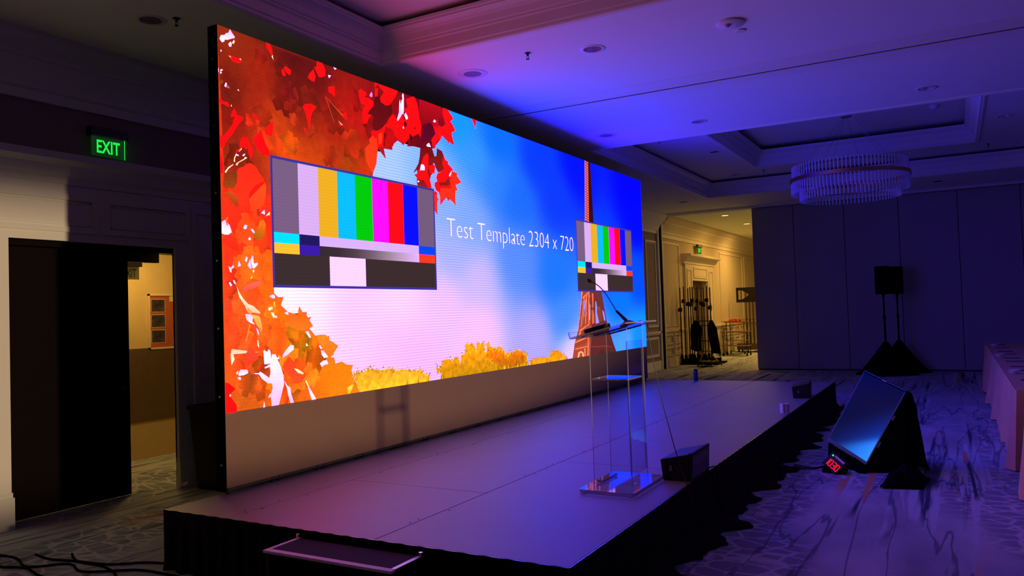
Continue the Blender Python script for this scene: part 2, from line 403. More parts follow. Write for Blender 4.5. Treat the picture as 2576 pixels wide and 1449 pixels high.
LEAVES=[
 ((236, 208, 238),[(18,2774),(31,2803),(62,2814),(86,2837),(98,2837),(119,2860),(140,2849),(160,2832),(162,2820),(128,2804),(92,2785),(66,2780),(63,2766),(43,2752),(28,2762)]),
 ((236, 208, 238),[(99,2756),(122,2781),(132,2765),(127,2743),(108,2737)]),
 ((244, 214, 186),[(133,2774),(154,2805),(162,2790),(148,2770)]),
 ((236, 208, 238),[(21,2678),(31,2697),(38,2681)]),
 ((252, 14, 20),[(94,2667),(125,2673),(213,2670),(224,2651),(186,2633),(139,2637)]),
 ((244, 214, 186),[(200,2670),(214,2676),(221,2663)]),
 ((244, 214, 186),[(101,2667),(114,2670),(124,2658)]),
 ((236, 208, 238),[(-5,2537),(2,2552),(7,2524),(1,2514)]),
 ((244, 214, 186),[(17,2539),(35,2550),(45,2544),(24,2530)]),
 ((236, 208, 238),[(14,2513),(22,2530),(34,2521),(24,2510)]),
 ((150, 60, 20),[(5,2462),(43,2471),(47,2456),(32,2436),(7,2434)]),
 ((236, 208, 238),[(52,2426),(68,2457),(77,2450),(71,2418)]),
 ((190, 100, 40),[(75,2438),(88,2441),(105,2420),(82,2418)]),
 ((244, 214, 186),[(175,2421),(183,2433),(195,2420)]),
 ((252, 14, 20),[(469,2861),(512,2869),(532,2848),(539,2810),(535,2778),(510,2806),(477,2841)]),
 ((244, 214, 186),[(529,2776),(540,2792),(549,2752)]),
 ((228, 18, 20),[(632,2687),(648,2711),(677,2667),(667,2651),(643,2654)]),
 ((252, 14, 20),[(657,2716),(676,2736),(736,2720),(735,2695),(722,2673),(683,2686)]),
 ((252, 14, 20),[(-4,2322),(19,2325),(38,2307),(84,2308),(94,2286),(83,2275),(53,2289),(-2,2286)]),
 ((244, 214, 186),[(108,2285),(115,2301),(120,2285)]),
 ((252, 14, 20),[(107,2222),(123,2250),(140,2277),(155,2261),(164,2230),(217,2228),(224,2212),(200,2186),(178,2165),(124,2084),(50,2001),(37,1965),(4,1952),(-7,2007),(2,2049),(31,2042),(84,2101),(126,2155),(127,2176),(148,2210),(138,2216),(112,2202)]),
 ((252, 14, 20),[(320,2255),(342,2272),(372,2246),(355,2225),(327,2233)]),
 ((228, 18, 20),[(437,2181),(528,2255),(525,2180),(512,2129),(481,2130),(444,2138)]),
 ((252, 14, 20),[(317,2081),(371,2125),(392,2170),(416,2133),(442,2060),(474,2017),(487,1962),(445,1973),(411,1963),(372,1992),(340,2021),(319,2047)]),
 ((228, 18, 20),[(191,2042),(212,2073),(261,2084),(281,2045),(312,2003),(311,1952),(288,1914),(273,1946),(264,1995),(242,1983),(221,2001),(205,1985),(183,1965),(151,1939),(157,1961),(189,1983)]),
 ((244, 214, 186),[(175,1955),(202,1985),(207,1979),(183,1956)]),
 ((244, 214, 186),[(126,1872),(129,1898),(148,1934),(156,1929),(137,1895),(136,1868)]),
 ((236, 208, 238),[(146,1934),(172,1927),(177,1920),(151,1918)]),
 ((236, 208, 238),[(208,1931),(233,1948),(238,1942),(219,1924)]),
 ((244, 214, 186),[(143,1846),(149,1861),(229,1909),(232,1922),(256,1918),(237,1906),(170,1867),(159,1844)]),
 ((244, 214, 186),[(40,1781),(71,1819),(118,1850),(123,1845),(76,1809),(47,1772)]),
 ((252, 14, 20),[(-7,1917),(8,1912),(17,1864),(28,1821),(19,1766),(-3,1763)]),
 ((250, 48, 26),[(155,1806),(174,1828),(222,1845),(238,1866),(287,1884),(314,1876),(346,1855),(367,1823),(411,1783),(421,1750),(274,1617),(263,1599),(205,1605),(148,1649),(128,1671),(155,1720),(152,1778)]),
 ((250, 75, 30),[(424,1748),(437,1726),(435,1657),(416,1590),(393,1557),(376,1553),(386,1526),(368,1546),(325,1516),(276,1505),(273,1566),(263,1599),(341,1676)]),
 ((252, 25, 18),[(258,1615),(275,1659),(331,1717),(416,1758),(424,1748),(307,1642),(263,1607)]),
 ((250, 48, 26),[(-10,1618),(20,1605),(60,1589),(109,1541),(144,1503),(190,1470),(195,1449),(152,1408),(113,1302),(61,1441),(-4,1456),(-6,1577)]),
 ((150, 60, 20),[(12,1677),(55,1781),(152,1795),(157,1766),(150,1719),(123,1662),(46,1665)]),
 ((185, 70, 25),[(20,1621),(97,1642),(163,1617),(161,1538),(130,1534),(70,1586)]),
 ((236, 208, 238),[(-3,1403),(30,1422),(45,1407),(74,1385),(91,1335),(62,1315),(27,1312),(0,1319)]),
 ((235, 110, 70),[(35,1423),(58,1449),(63,1442),(47,1416),(59,1380),(46,1379)]),
 ((236, 208, 238),[(380,1506),(417,1536),(419,1497)]),
 ((244, 214, 186),[(424,1485),(471,1526),(469,1497)]),
 ((236, 208, 238),[(202,1375),(215,1401),(241,1399),(232,1373),(216,1365)]),
 ((236, 208, 238),[(272,1370),(294,1373),(318,1345),(304,1338)]),
 ((236, 208, 238),[(246,1298),(265,1312),(275,1292),(256,1284)]),
 ((200, 110, 20),[(367,1447),(401,1455),(428,1427),(408,1331),(368,1298),(297,1302),(293,1335),(332,1359)]),
 ((250, 48, 26),[(401,1463),(464,1486),(479,1414),(484,1219),(467,1218),(436,1324),(433,1410)]),
 ((250, 48, 26),[(1,1274),(88,1321),(138,1291),(157,1202),(105,1199),(5,1250)]),
 ((236, 208, 238),[(209,1128),(224,1162),(239,1150),(225,1116)]),
 ((236, 208, 238),[(235,1092),(260,1137),(274,1072),(258,1065)]),
 ((236, 208, 238),[(265,1131),(277,1171),(291,1161),(297,1107),(335,1117),(335,1100),(302,1073),(285,1070)]),
 ((236, 208, 238),[(140,1076),(152,1124),(172,1087)]),
 ((236, 208, 238),[(53,1077),(76,1070),(97,1091),(106,1071),(81,1058),(79,1031),(67,1039)]),
 ((244, 214, 186),[(279,1051),(293,1064),(301,1048),(290,1035)]),
 ((250, 205, 60),[(259,992),(273,1013),(283,1009),(269,988)]),
 ((236, 208, 238),[(53,955),(65,963),(85,939),(69,927)]),
 ((236, 208, 238),[(91,978),(109,976),(118,948),(103,952)]),
 ((238, 100, 80),[(169,895),(212,937),(282,963),(364,977),(352,939),(286,917),(211,895)]),
 ((240, 110, 25),[(434,1060),(467,1052),(465,975),(420,991),(422,1030)]),
 ((244, 214, 186),[(128,927),(143,895),(183,841),(203,824),(229,799),(282,782),(351,731),(346,722),(281,732),(249,745),(222,741),(202,783),(172,820),(147,853)]),
 ((215, 160, 90),[(223,774),(260,745),(281,732),(248,724),(222,737)]),
 ((236, 208, 238),[(444,858),(485,871),(504,858),(501,841),(478,839)]),
 ((244, 214, 186),[(428,768),(470,778),(478,759),(438,742)]),
 ((244, 214, 186),[(457,729),(486,728),(491,711),(525,697),(519,685),(479,686)]),
 ((236, 208, 238),[(599,722),(632,735),(643,708)]),
 ((250, 200, 70),[(485,785),(494,815),(503,810),(493,763)]),
 ((236, 208, 238),[(201,722),(254,721),(280,700),(266,669),(288,642),(245,656),(213,678)]),
 ((215, 170, 80),[(247,721),(334,704),(351,682),(366,618),(357,560),(338,603),(305,641),(280,689)]),
 ((236, 208, 238),[(304,615),(324,599),(333,556),(317,573)]),
 ((240, 150, 60),[(238,643),(248,643),(230,581),(204,505),(198,515)]),
 ((244, 214, 186),[(310,520),(322,525),(330,459),(314,478)]),
 ((236, 208, 238),[(371,433),(381,440),(405,423),(427,443),(441,431),(449,364),(457,401),(479,399),(493,401),(510,370),(532,380),(531,363),(513,359),(547,297),(574,224),(576,159),(552,91),(517,41),(488,1),(442,4),(437,71),(408,69),(420,89),(441,103),(456,138),(450,176),(408,180),(347,223),(321,257),(274,266),(277,271),(321,267),(335,277),(376,252),(424,221),(439,263),(433,306),(384,297),(377,305),(448,332),(378,329)]),
 ((150, 60, 20),[(357,330),(406,324),(427,325),(392,315)]),
 ((236, 208, 238),[(568,388),(610,429),(656,465),(693,458),(689,425),(616,385),(571,366)]),
 ((236, 208, 238),[(120,274),(143,308),(208,303),(218,276),(174,264),(129,263)]),
 ((236, 208, 238),[(113,249),(139,254),(148,231),(128,232)]),
 ((244, 214, 186),[(101,286),(121,304),(123,289),(110,275)]),
 ((236, 208, 238),[(580,186),(608,145),(641,125),(651,75),(678,6),(641,7),(617,68),(608,118)]),
 ((250, 18, 20),[(-11,225),(33,216),(94,169),(49,139),(49,114),(98,53),(103,6),(-4,5)]),
 ((244, 214, 186),[(33,125),(43,137),(52,123),(42,114)]),
 ((236, 208, 238),[(18,14),(31,28),(43,14),(30,5)]),
 ((236, 208, 238),[(355,38),(366,44),(375,36),(363,27)]),
 ((244, 214, 186),[(326,427),(65,466),(70,430),(91,388),(61,347),(75,379),(54,426)]),
 ((240, 70, 40),[(212,442),(234,487),(273,454),(325,383),(256,346),(216,328),(164,368)]),
 ((235, 75, 35),[(580,325),(635,374),(705,316),(712,262),(792,162),(727,148),(656,207),(613,244),(561,294)]),
 ((244, 214, 186),[(690,274),(731,264),(794,229),(789,216),(730,234)]),
 ((236, 208, 238),[(824,565),(858,570),(889,514),(870,515)]),
 ((236, 208, 238),[(979,441),(993,444),(1022,411),(997,413)]),
 ((236, 208, 238),[(1000,402),(1031,397),(1089,341),(1039,334),(1010,363)]),
 ((236, 208, 238),[(985,292),(1028,313),(1068,314),(1087,281),(1037,275),(1006,259)]),
 ((236, 208, 238),[(837,103),(865,94),(929,13),(881,18)]),
 ((244, 214, 186),[(811,163),(820,166),(865,94),(846,96)]),
 ((236, 208, 238),[(597,721),(633,737),(641,707)]),
 ((240, 200, 70),[(1317,55),(1383,78),(1387,48),(1348,9),(1327,18)]),
 ((244, 214, 186),[(826,463),(835,473),(853,448),(830,446)]),
 ((235, 130, 35),[(957,525),(1076,527),(1109,476),(1216,425),(1162,375),(1089,337),(1031,404),(984,455)]),
 ((240, 115, 30),[(646,717),(754,702),(839,714),(875,652),(912,609),(806,579),(669,604),(608,658)]),
 ((228, 18, 20),[(923,2702),(946,2741),(994,2789),(1021,2739),(1005,2683),(962,2688)]),
 ((252, 14, 20),[(1006,2813),(1035,2823),(1040,2864),(1063,2880),(1106,2860),(1143,2827),(1140,2769),(1065,2739),(1030,2783)]),
 ((252, 14, 20),[(1175,2684),(1252,2705),(1257,2631),(1260,2616),(1177,2640)]),
 ((236, 208, 238),[(1243,2864),(1289,2867),(1265,2856)]),
 ((236, 208, 238),[(1175,2788),(1213,2792),(1185,2761)]),
 ((228, 18, 20),[(858,2444),(883,2470),(955,2490),(1026,2475),(974,2422),(950,2366),(933,2265),(913,2323),(888,2394)]),
 ((252, 14, 20),[(1333,2478),(1398,2505),(1412,2453),(1395,2431)]),
 ((228, 18, 20),[(1294,2376),(1311,2406),(1349,2381),(1317,2367)]),
 ((244, 214, 186),[(1295,2408),(1349,2381),(1333,2378)]),
 ((200, 70, 45),[(1127,2594),(1134,2595),(1345,2478),(1367,2450)]),
 ((190, 70, 40),[(1134,2587),(1141,2586),(1244,2382),(1236,2378)]),
 ((228, 18, 20),[(859,2266),(873,2272),(883,2248),(872,2246)]),
 ((252, 14, 20),[(1578,2747),(1606,2767),(1682,2748),(1681,2725),(1638,2701),(1722,2702),(1785,2683),(1784,2650),(1732,2606),(1702,2572),(1687,2546),(1758,2556),(1700,2507),(1684,2462),(1627,2447),(1615,2481),(1618,2546),(1641,2601),(1670,2630),(1607,2630),(1582,2680)]),
 ((105, 14, 22),[(1802,2734),(1876,2760),(1910,2701),(1977,2691),(2054,2722),(2065,2638),(1993,2556),(1961,2516),(1869,2432),(1788,2408),(1755,2472),(1787,2543),(1702,2563),(1769,2628),(1792,2675)]),
 ((252, 14, 20),[(1808,2871),(1852,2891),(2084,2884),(2161,2873),(2136,2828),(2063,2744),(2030,2708),(1969,2690),(1896,2707),(1882,2742),(1921,2784),(1945,2818),(1894,2840),(1858,2859),(1813,2830)]),
 ((228, 18, 20),[(1813,2821),(1857,2831),(1843,2752),(1809,2740)]),
 ((240, 140, 220),[(1730,2736),(1757,2775),(1774,2751),(1766,2725),(1737,2724)]),
 ((135, 24, 22),[(2137,2853),(2232,2870),(2238,2826),(2156,2754),(2150,2797)]),
 ((236, 208, 238),[(2227,2844),(2244,2872),(2256,2855),(2252,2696),(2238,2654),(2227,2666),(2172,2597),(2132,2564),(2128,2573),(2172,2670),(2180,2760),(2193,2797),(2203,2750),(2221,2803),(2237,2807)]),
 ((236, 208, 238),[(2254,2657),(2280,2687),(2311,2659),(2313,2630),(2285,2616)]),
 ((252, 14, 20),[(2294,2824),(2403,2868),(2437,2886),(2483,2805),(2511,2684),(2541,2604),(2518,2478),(2494,2514),(2383,2464),(2316,2432),(2249,2366),(2139,2395),(2094,2426),(2066,2484),(1982,2477),(1968,2499),(2009,2569),(2073,2625),(2103,2617),(2148,2572),(2230,2652),(2244,2606),(2309,2619),(2318,2646),(2280,2687),(2265,2719),(2315,2744)]),
 ((70, 12, 22),[(2243,2581),(2268,2598),(2291,2586),(2293,2546),(2273,2538),(2249,2553)]),
 ((70, 12, 22),[(2330,2474),(2347,2487),(2379,2463),(2373,2432),(2348,2422),(2333,2440)]),
 ((236, 208, 238),[(2224,2528),(2237,2546),(2244,2522),(2228,2514)]),
 ((90, 10, 22),[(2404,2547),(2430,2572),(2450,2556)]),
 ((100, 10, 25),[(2408,2463),(2469,2509),(2501,2485),(2500,2459),(2424,2451)]),
 ((250, 60, 30),[(1706,2314),(1765,2371),(1813,2319),(1819,2287),(1760,2263),(1711,2283)]),
 ((250, 70, 30),[(1830,2383),(1891,2422),(1903,2368),(1908,2317),(1848,2283),(1831,2322)]),
 ((252, 14, 20),[(1737,2389),(1767,2413),(1824,2415),(1892,2451),(1969,2513),(1927,2420),(1907,2283),(1847,2269),(1760,2254),(1704,2268),(1750,2345)]),
 ((248, 55, 28),[(1709,2310),(1765,2366),(1806,2318),(1790,2278),(1732,2272)]),
 ((248, 62, 28),[(1838,2389),(1898,2419),(1899,2358),(1886,2308),(1845,2292)]),
 ((235, 60, 25),[(1706,2271),(1813,2357),(1830,2265),(1801,2099),(1736,2009),(1658,2104),(1643,2221)]),
 ((165, 12, 28),[(2517,2872),(2689,2874),(2898,2870),(2918,2825),(2849,2743),(2741,2679),(2678,2667),(2554,2618),(2528,2679),(2501,2750)]),
 ((95, 8, 40),[(2678,2667),(2780,2638),(2787,2566),(2690,2488),(2607,2455),(2526,2447),(2528,2483),(2581,2552)]),
 ((236, 208, 238),[(2746,2686),(2774,2716),(2805,2704),(2783,2681)]),
 ((236, 208, 238),[(2615,2415),(2636,2436),(2667,2451),(2696,2411),(2634,2406)]),
 ((252, 14, 20),[(2942,2873),(3040,2875),(3077,2839),(3121,2816),(3130,2787),(3072,2753),(3116,2733),(3174,2665),(3100,2642),(3098,2604),(3143,2505),(3049,2529),(2968,2549),(2920,2572),(2883,2584),(2865,2648),(2931,2666),(2987,2708),(2958,2765),(2928,2814)]),
 ((252, 14, 20),[(2740,2666),(2791,2640),(2860,2542),(2816,2510),(2781,2455),(2747,2389),(2719,2457),(2710,2492),(2787,2566)]),
 ((140, 12, 26),[(2838,2735),(2936,2767),(2976,2706),(2909,2662),(2845,2675)]),
 ((252, 14, 20),[(3509,2872),(3613,2873),(3589,2769),(3561,2813)]),
]
LEAVES_FRONT=[
 ((135, 18, 24),[(2512,2371),(2495,2277),(2471,2207),(2430,2156),(2378,2099),(2412,2114),(2442,2138),(2448,2099),(2394,2081),(2438,2055),(2436,2007),(2454,1956),(2695,1958),(2688,1998),(2665,2067),(2681,2110),(2722,2147),(2748,2135),(2766,2215),(2718,2245),(2803,2320),(2758,2326),(2718,2405)]),
 ((252, 14, 20),[(2526,2216),(2564,2287),(2635,2340),(2651,2301),(2642,2218),(2625,2144),(2657,2076),(2695,1968),(2634,1971),(2552,2052),(2500,2040),(2434,2057),(2398,2079),(2453,2099),(2454,2130),(2514,2138)]),
 ((150, 25, 20),[(2457,2009),(2552,2047),(2617,1974),(2459,1962)]),
 ((236, 208, 238),[(2488,2132),(2517,2204),(2560,2208),(2580,2188),(2578,2152),(2539,2144),(2510,2145)]),
 ((236, 208, 238),[(2445,2018),(2458,2035),(2483,2023),(2457,2012)]),
 ((252, 14, 20),[(2651,2209),(2753,2234),(2761,2215),(2749,2140),(2713,2146),(2668,2124)]),
 ((135, 24, 22),[(2795,2334),(2808,2420),(2898,2403),(2933,2356),(2901,2272),(2935,2224),(2878,2184),(2822,2161),(2766,2215),(2754,2250),(2665,2231),(2659,2287),(2758,2323)]),
 ((252, 14, 20),[(2933,2361),(2968,2314),(3010,2310),(3008,2283),(3091,2241),(3095,2215),(3191,2201),(3170,2177),(3260,2115),(3145,2071),(3180,2013),(3139,2011),(3126,1912),(3141,1833),(3095,1877),(3011,1902),(2996,1874),(2960,1915),(2898,1871),(2838,1815),(2840,1912),(2820,1952),(2767,1971),(2744,2015),(2748,2047),(2799,2069),(2778,2103),(2803,2148),(2878,2184),(2935,2224),(2901,2272),(2917,2327)]),
 ((250, 48, 26),[(3095,2209),(3181,2197),(3160,2175),(3245,2116),(3135,2069),(3171,2017),(3132,2010),(3117,1911),(3128,1853),(3012,1910),(2961,1921),(2879,1875),(2845,1829),(2850,1924),(2829,1963),(2868,2010),(3056,2022),(3041,2106),(3063,2162)]),
 ((150, 30, 22),[(2816,2056),(2937,2082),(3015,2145),(3048,2064),(2981,2040),(2842,2027)]),
 ((236, 208, 238),[(3021,2162),(3046,2192),(3076,2220),(3085,2216),(3044,2152),(3025,2152)]),
 ((228, 18, 20),[(2717,1952),(2766,1958),(2792,1943),(2785,1901),(2811,1875),(2788,1860),(2780,1713),(2746,1741),(2713,1764)]),
 ((245, 50, 30),[(2751,1933),(2787,1927),(2785,1901),(2807,1875),(2784,1864),(2777,1734),(2743,1767)]),
]
TREES=[
 ((222, 178, 40),[(1416,129),(1427,181),(1546,175),(1644,197),(1796,172),(1947,173),(2003,151),(2206,144),(2334,120),(2419,129),(2479,71),(2550,51),(2557,36),(2104,14),(1483,9),(1436,90)]),
 ((214, 158, 18),[(2754,23),(2768,80),(2693,80),(2670,130),(2737,112),(2760,141),(2828,197),(2915,197),(2991,173),(3027,208),(3095,210),(3136,125),(3159,225),(3224,233),(3253,334),(3290,351),(3324,324),(3386,347),(3443,292),(3452,232),(3483,342),(3509,354),(3532,326),(3621,341),(3644,300),(3646,227),(3691,231),(3684,318),(3756,342),(3772,280),(3864,268),(3916,252),(4013,277),(4051,230),(4106,213),(4117,171),(4175,195),(4288,181),(4318,201),(4436,212),(4494,183),(4614,176),(4648,115),(4673,26),(4038,21),(3330,21),(2764,16)]),
 ((214, 150, 18),[(4712,27),(4762,71),(4938,74),(5085,72),(5253,61),(5291,105),(5399,152),(5539,129),(5627,100),(5659,50),(5734,65),(5787,30)]),
 ((205, 120, 15),[(3662,179),(3719,256),(3875,240),(3955,229),(4076,187),(4114,136),(4406,203),(4553,172),(4624,102),(4636,43),(4107,26),(3905,68)]),
]
TOWER=[
 ((178, 66, 48),[(6641,2871),(6746,2881),(6718,2346),(6701,1940),(6568,1929)]),
 ((48, 14, 30),[(6746,2881),(6841,2871),(6862,2559),(6876,2285),(6885,1955),(6701,1940),(6718,2346)]),
 ((168, 72, 46),[(6382,968),(6728,971),(6717,650),(6668,301),(6569,3),(5977,27),(6075,222),(6205,390)]),
 ((112, 48, 46),[(6655,971),(7082,975),(7128,847),(7250,490),(7477,153),(7598,22),(6571,17),(6668,301)]),
 ((150, 150, 212),[(6840,795),(6876,788),(6906,706),(6890,632),(6959,468),(6828,457),(6827,648)]),
 ((150, 150, 212),[(6456,811),(6490,804),(6474,725),(6428,597),(6338,457),(6390,555),(6408,668)]),
 ((150, 150, 212),[(6619,767),(6651,723),(6638,578),(6615,521),(6579,507),(6600,651)]),
 ((150, 60, 44),[(6906,699),(7020,720),(7095,494),(6960,475)]),
 ((150, 150, 212),[(7091,659),(7165,628),(7202,499),(7153,492),(7105,599)]),
 ((226, 130, 92),[(6075,222),(6559,291),(6558,270),(6081,200)]),
 ((226, 130, 92),[(6198,307),(6256,389),(6557,461),(6591,449),(6305,373),(6267,318)]),
 ((232, 140, 110),[(6380,943),(6398,943),(6238,474),(6205,383),(6197,391)]),
 ((232, 140, 110),[(6602,970),(6634,971),(6591,449),(6565,450)]),
 ((224, 130, 100),[(6507,897),(6552,905),(6469,467),(6442,461)]),
 ((224, 130, 100),[(6372,847),(6598,934),(6605,912),(6388,833)]),
 ((224, 130, 100),[(6434,861),(6451,861),(6310,422),(6284,423)]),
 ((226, 120, 80),[(6513,265),(6561,270),(6527,20),(6482,19)]),
 ((222, 120, 84),[(6083,131),(6529,149),(6528,131),(6065,111)]),
 ((236, 180, 140),[(6141,30),(6178,70),(6264,86),(6347,59),(6361,27),(6319,29),(6295,56),(6236,63),(6191,27)]),
 ((236, 150, 110),[(6386,114),(6421,115),(6413,27),(6378,26)]),
 ((150, 62, 52),[(6635,136),(7234,112),(7410,87),(7429,71),(7232,93),(6633,114)]),
 ((90, 40, 44),[(6881,27),(6959,59),(7074,60),(7188,39),(7244,16)]),
 ((205, 100, 60),[(6700,665),(6755,671),(6786,605),(6774,473),(6699,453),(6691,563)]),
 ((210, 110, 70),[(6722,913),(6776,906),(6768,708),(6720,679),(6721,796)]),
]
SKY_TONES=[(3222,2808,20,150,245),(4075,2691,10,110,250),(5095,2658,10,60,250),(6338,2735,5,20,250),(8575,2655,5,5,245),(8708,2126,5,10,245),(8702,1176,5,80,250),(8728,161,20,150,250),(7843,774,10,120,250),(5646,2197,15,60,245),(5561,1108,30,120,245),(5765,566,70,140,240),(4521,2073,30,110,245),(4047,2259,50,130,245),(4470,1330,90,140,235),(4925,331,175,160,225),(3612,2429,60,150,245),(3400,1683,130,160,225),(3139,1315,165,165,220),(2946,1985,140,165,225),(3531,1065,190,170,225),(2883,799,205,175,225),(2070,803,220,185,230),(1486,663,215,180,230),(2054,459,210,175,225),(3496,484,210,175,220),(756,810,220,195,240),(2010,2181,165,180,230),(1884,2048,170,180,235),(2460,2210,140,170,235),(542,874,225,205,245),(5985,118,205,180,215),(6806,-48,190,170,215),(7945,68,90,170,245),(7417,1521,10,60,250),(2299,253,205,170,215),(1006,1348,200,180,225),(2099,1420,190,175,225)]
FOLIAGE_TONES=[(49,2804,150,45,20),(195,2663,150,40,18),(389,2620,165,35,18),(342,2358,170,40,20),(416,2154,190,50,20),(586,2282,190,65,20),(665,2038,205,80,15),(931,1913,195,78,15),(853,2336,150,30,18),(779,2818,95,18,20),(747,2545,110,20,20),(1055,2720,110,20,22),(1299,2602,170,25,20),(1286,2245,175,35,18),(1560,2477,185,25,20),(1437,2092,165,65,15),(1032,2098,185,60,18),(1846,2534,130,15,22),(2156,2674,150,12,22),(2557,2799,130,0,35),(2615,2563,90,5,40),(2539,2426,110,10,25),(2840,2774,150,10,30),(2671,2283,130,15,20),(1652,2015,190,50,15),(40,2472,120,25,20),(111,2368,115,28,20),(144,2194,150,25,15),(173,1897,150,40,20),(93,1705,150,50,20),(354,1428,215,60,25),(233,1297,225,65,25),(387,1183,205,100,20),(150,1052,215,70,25),(339,934,225,110,20),(69,813,245,60,35),(135,515,240,80,35),(284,387,220,90,25),(368,565,235,100,30),(619,619,215,120,15),(520,183,200,100,15),(198,94,195,95,25),(879,413,215,130,15),(1109,196,225,130,15),(981,674,215,110,25),(1255,115,235,135,20),(779,159,225,100,25),(53,1581,250,35,20),(41,1137,250,45,30),(467,1155,215,110,15),(456,1437,210,40,30),(2020,2414,190,15,20),(2905,2617,230,20,30)]

# ------------------------------------------------------------------ room shell
XL, XR = -5.25, 11.5           # side walls of the ballroom
YN, YP = -9.0, 16.97           # near wall, folding partition
ZC, ZC2, ZC3 = 4.17, 4.52, 4.92
struct(MB().box(-8.2, YN - .3, -0.12, XR + .3, 30.0, 0.0).build('floor', M_CARPET, origin=(0, 0, 0)), 'patterned blue grey carpet')

def circle(cx, cy, r, n=20):
    return [(cx + r * math.cos(2 * math.pi * k / n), cy + r * math.sin(2 * math.pi * k / n)) for k in range(n)]
def rect(x0, y0, x1, y1):
    return [(x0, y0), (x1, y0), (x1, y1), (x0, y1)]
def inside(p, poly):
    x, y = p; c = False; n = len(poly)
    for i in range(n):
        x1, y1 = poly[i]; x2, y2 = poly[(i + 1) % n]
        if (y1 > y) != (y2 > y) and x < (x2 - x1) * (y - y1) / (y2 - y1) + x1: c = not c
    return c
def sheet(outer, holes, z, name, material, thick=0.0, parent=None):
    vs = []; es = []
    for poly in [outer] + holes:
        n0 = len(vs)
        vs += [Vector(p) for p in poly]
        es += [(n0 + i, n0 + (i + 1) % len(poly)) for i in range(len(poly))]
    v, e, f, *_ = delaunay_2d_cdt(vs, es, [], 0, 1e-5)
    mb = MB()
    keep = []
    for t in f:
        c = sum((v[i] for i in t), Vector((0, 0))) / len(t)
        if inside(c, outer) and not any(inside(c, h) for h in holes): keep.append(t)
    mb.add([(p.x, p.y, z) for p in v], keep)
    return mb.build(name, material, parent, origin=(0, 0, z))

TRAYS = [(-3.15, 7.80, 3.55, 14.45), (-3.15, -4.05, 3.55, 2.60)]
INNER = [(-1.75, 9.02, 2.15, 13.15), (-1.75, -2.82, 2.15, 1.38)]
DOWN = [(-1.215, 3.41), (1.52, 3.41), (-1.215, 6.98), (1.52, 7.02), (-3.84, 14.84), (-3.95, 0.63), (-3.95, 5.2), (1.5, 15.6)]
DOWN2 = [(-2.06, 11.0), (2.52, 11.13), (2.89, 13.85), (-2.35, 13.8), (-2.1, -1.0)]
struct(sheet(rect(XL, YN, XR, YP), [rect(*t) for t in TRAYS] + [circle(x, y, 0.09) for x, y in DOWN], ZC, 'ceiling', M_CEIL), 'pale plaster ceiling with recessed trays')
CE = bpy.data.objects['ceiling']
for t, i in zip(TRAYS, INNER):
    o = rect(t[0] - .35, t[1] - .35, t[2] + .35, t[3] + .35)
    sheet(o, [rect(*i)] + [circle(x, y, 0.09) for x, y in DOWN2 if inside((x, y), o)], ZC2, 'tray_ceiling', M_CEIL, parent=CE)
    sheet(rect(i[0] - .3, i[1] - .3, i[2] + .3, i[3] + .3), [], ZC3, 'inner_tray_ceiling', M_CEIL, parent=CE)
    for (a, z0, z1, d) in ((t, ZC, ZC2, .35), (i, ZC2, ZC3, .3)):       # closed backs of the light troughs
        m = MB()
        x0, y0, x1, y1 = a[0] - d, a[1] - d, a[2] + d, a[3] + d
        m.add([(x0, y0, z0), (x1, y0, z0), (x1, y1, z0), (x0, y1, z0), (x0, y0, z1), (x1, y0, z1), (x1, y1, z1), (x0, y1, z1)], [(0, 1, 5, 4), (1, 2, 6, 5), (2, 3, 7, 6), (3, 0, 4, 7)])
        m.add([(x0, y0, z0 + .03), (x1, y0, z0 + .03), (x1, y1, z0 + .03), (x0, y1, z0 + .03), (a[0] + .01, a[1] + .01, z0 + .03), (a[2] - .01, a[1] + .01, z0 + .03), (a[2] - .01, a[3] - .01, z0 + .03), (a[0] + .01, a[3] - .01, z0 + .03)], [(0, 1, 5, 4), (1, 2, 6, 5), (2, 3, 7, 6), (3, 0, 4, 7)])
        m.build('light_trough', mat('trough_shade', (60, 56, 58), 0.9, spec=0.1), CE)  # dark colour stands in for the shade inside the troughs

def ring(x0, y0, x1, y1, prof):
    m = MB(); n = len(prof)
    vs = []
    for d, z in prof:
        vs += [(x0 + d, y0 + d, z), (x1 - d, y0 + d, z), (x1 - d, y1 - d, z), (x0 + d, y1 - d, z)]
    fs = []
    for i in range(n - 1):
        for k in range(4):
            fs.append((4 * i + k, 4 * i + (k + 1) % 4, 4 * i + 4 + (k + 1) % 4, 4 * i + 4 + k))
    return m.add(vs, fs)
def crown(z0, h, s=1.0):
    f = h / .30
    return [(-.075, z0), (-.075, z0 - .012), (-.05, z0 - .018), (-.03, z0 - .012), (-.012, z0 - .016), (0, z0 - .004), (.0, z0 + .02 * f), (.012, z0 + .03 * f), (.014, z0 + .115 * f), (.03, z0 + .125 * f), (.03, z0 + .145 * f),
            (.045, z0 + .15 * f), (.05, z0 + .165 * f), (.062, z0 + .20 * f), (.085, z0 + .228 * f), (.115, z0 + .245 * f), (.135, z0 + .25 * f), (.137, z0 + .268 * f), (.152, z0 + .272 * f), (.152, z0 + .30 * f), (.12, z0 + .30 * f)]
n_trim = 1
def trim(o, label=None):
    global n_trim
    o.name = 'trim_%d' % n_trim; n_trim += 1
    return struct(o, label)
for t, i in zip(TRAYS, INNER):
    trim(ring(*t, crown(ZC, .30)).build('t', M_TRIM), 'moulded crown around the ceiling tray')
    trim(ring(*i, crown(ZC2, .31)).build('t', M_TRIM), 'moulded crown around the inner ceiling tray')
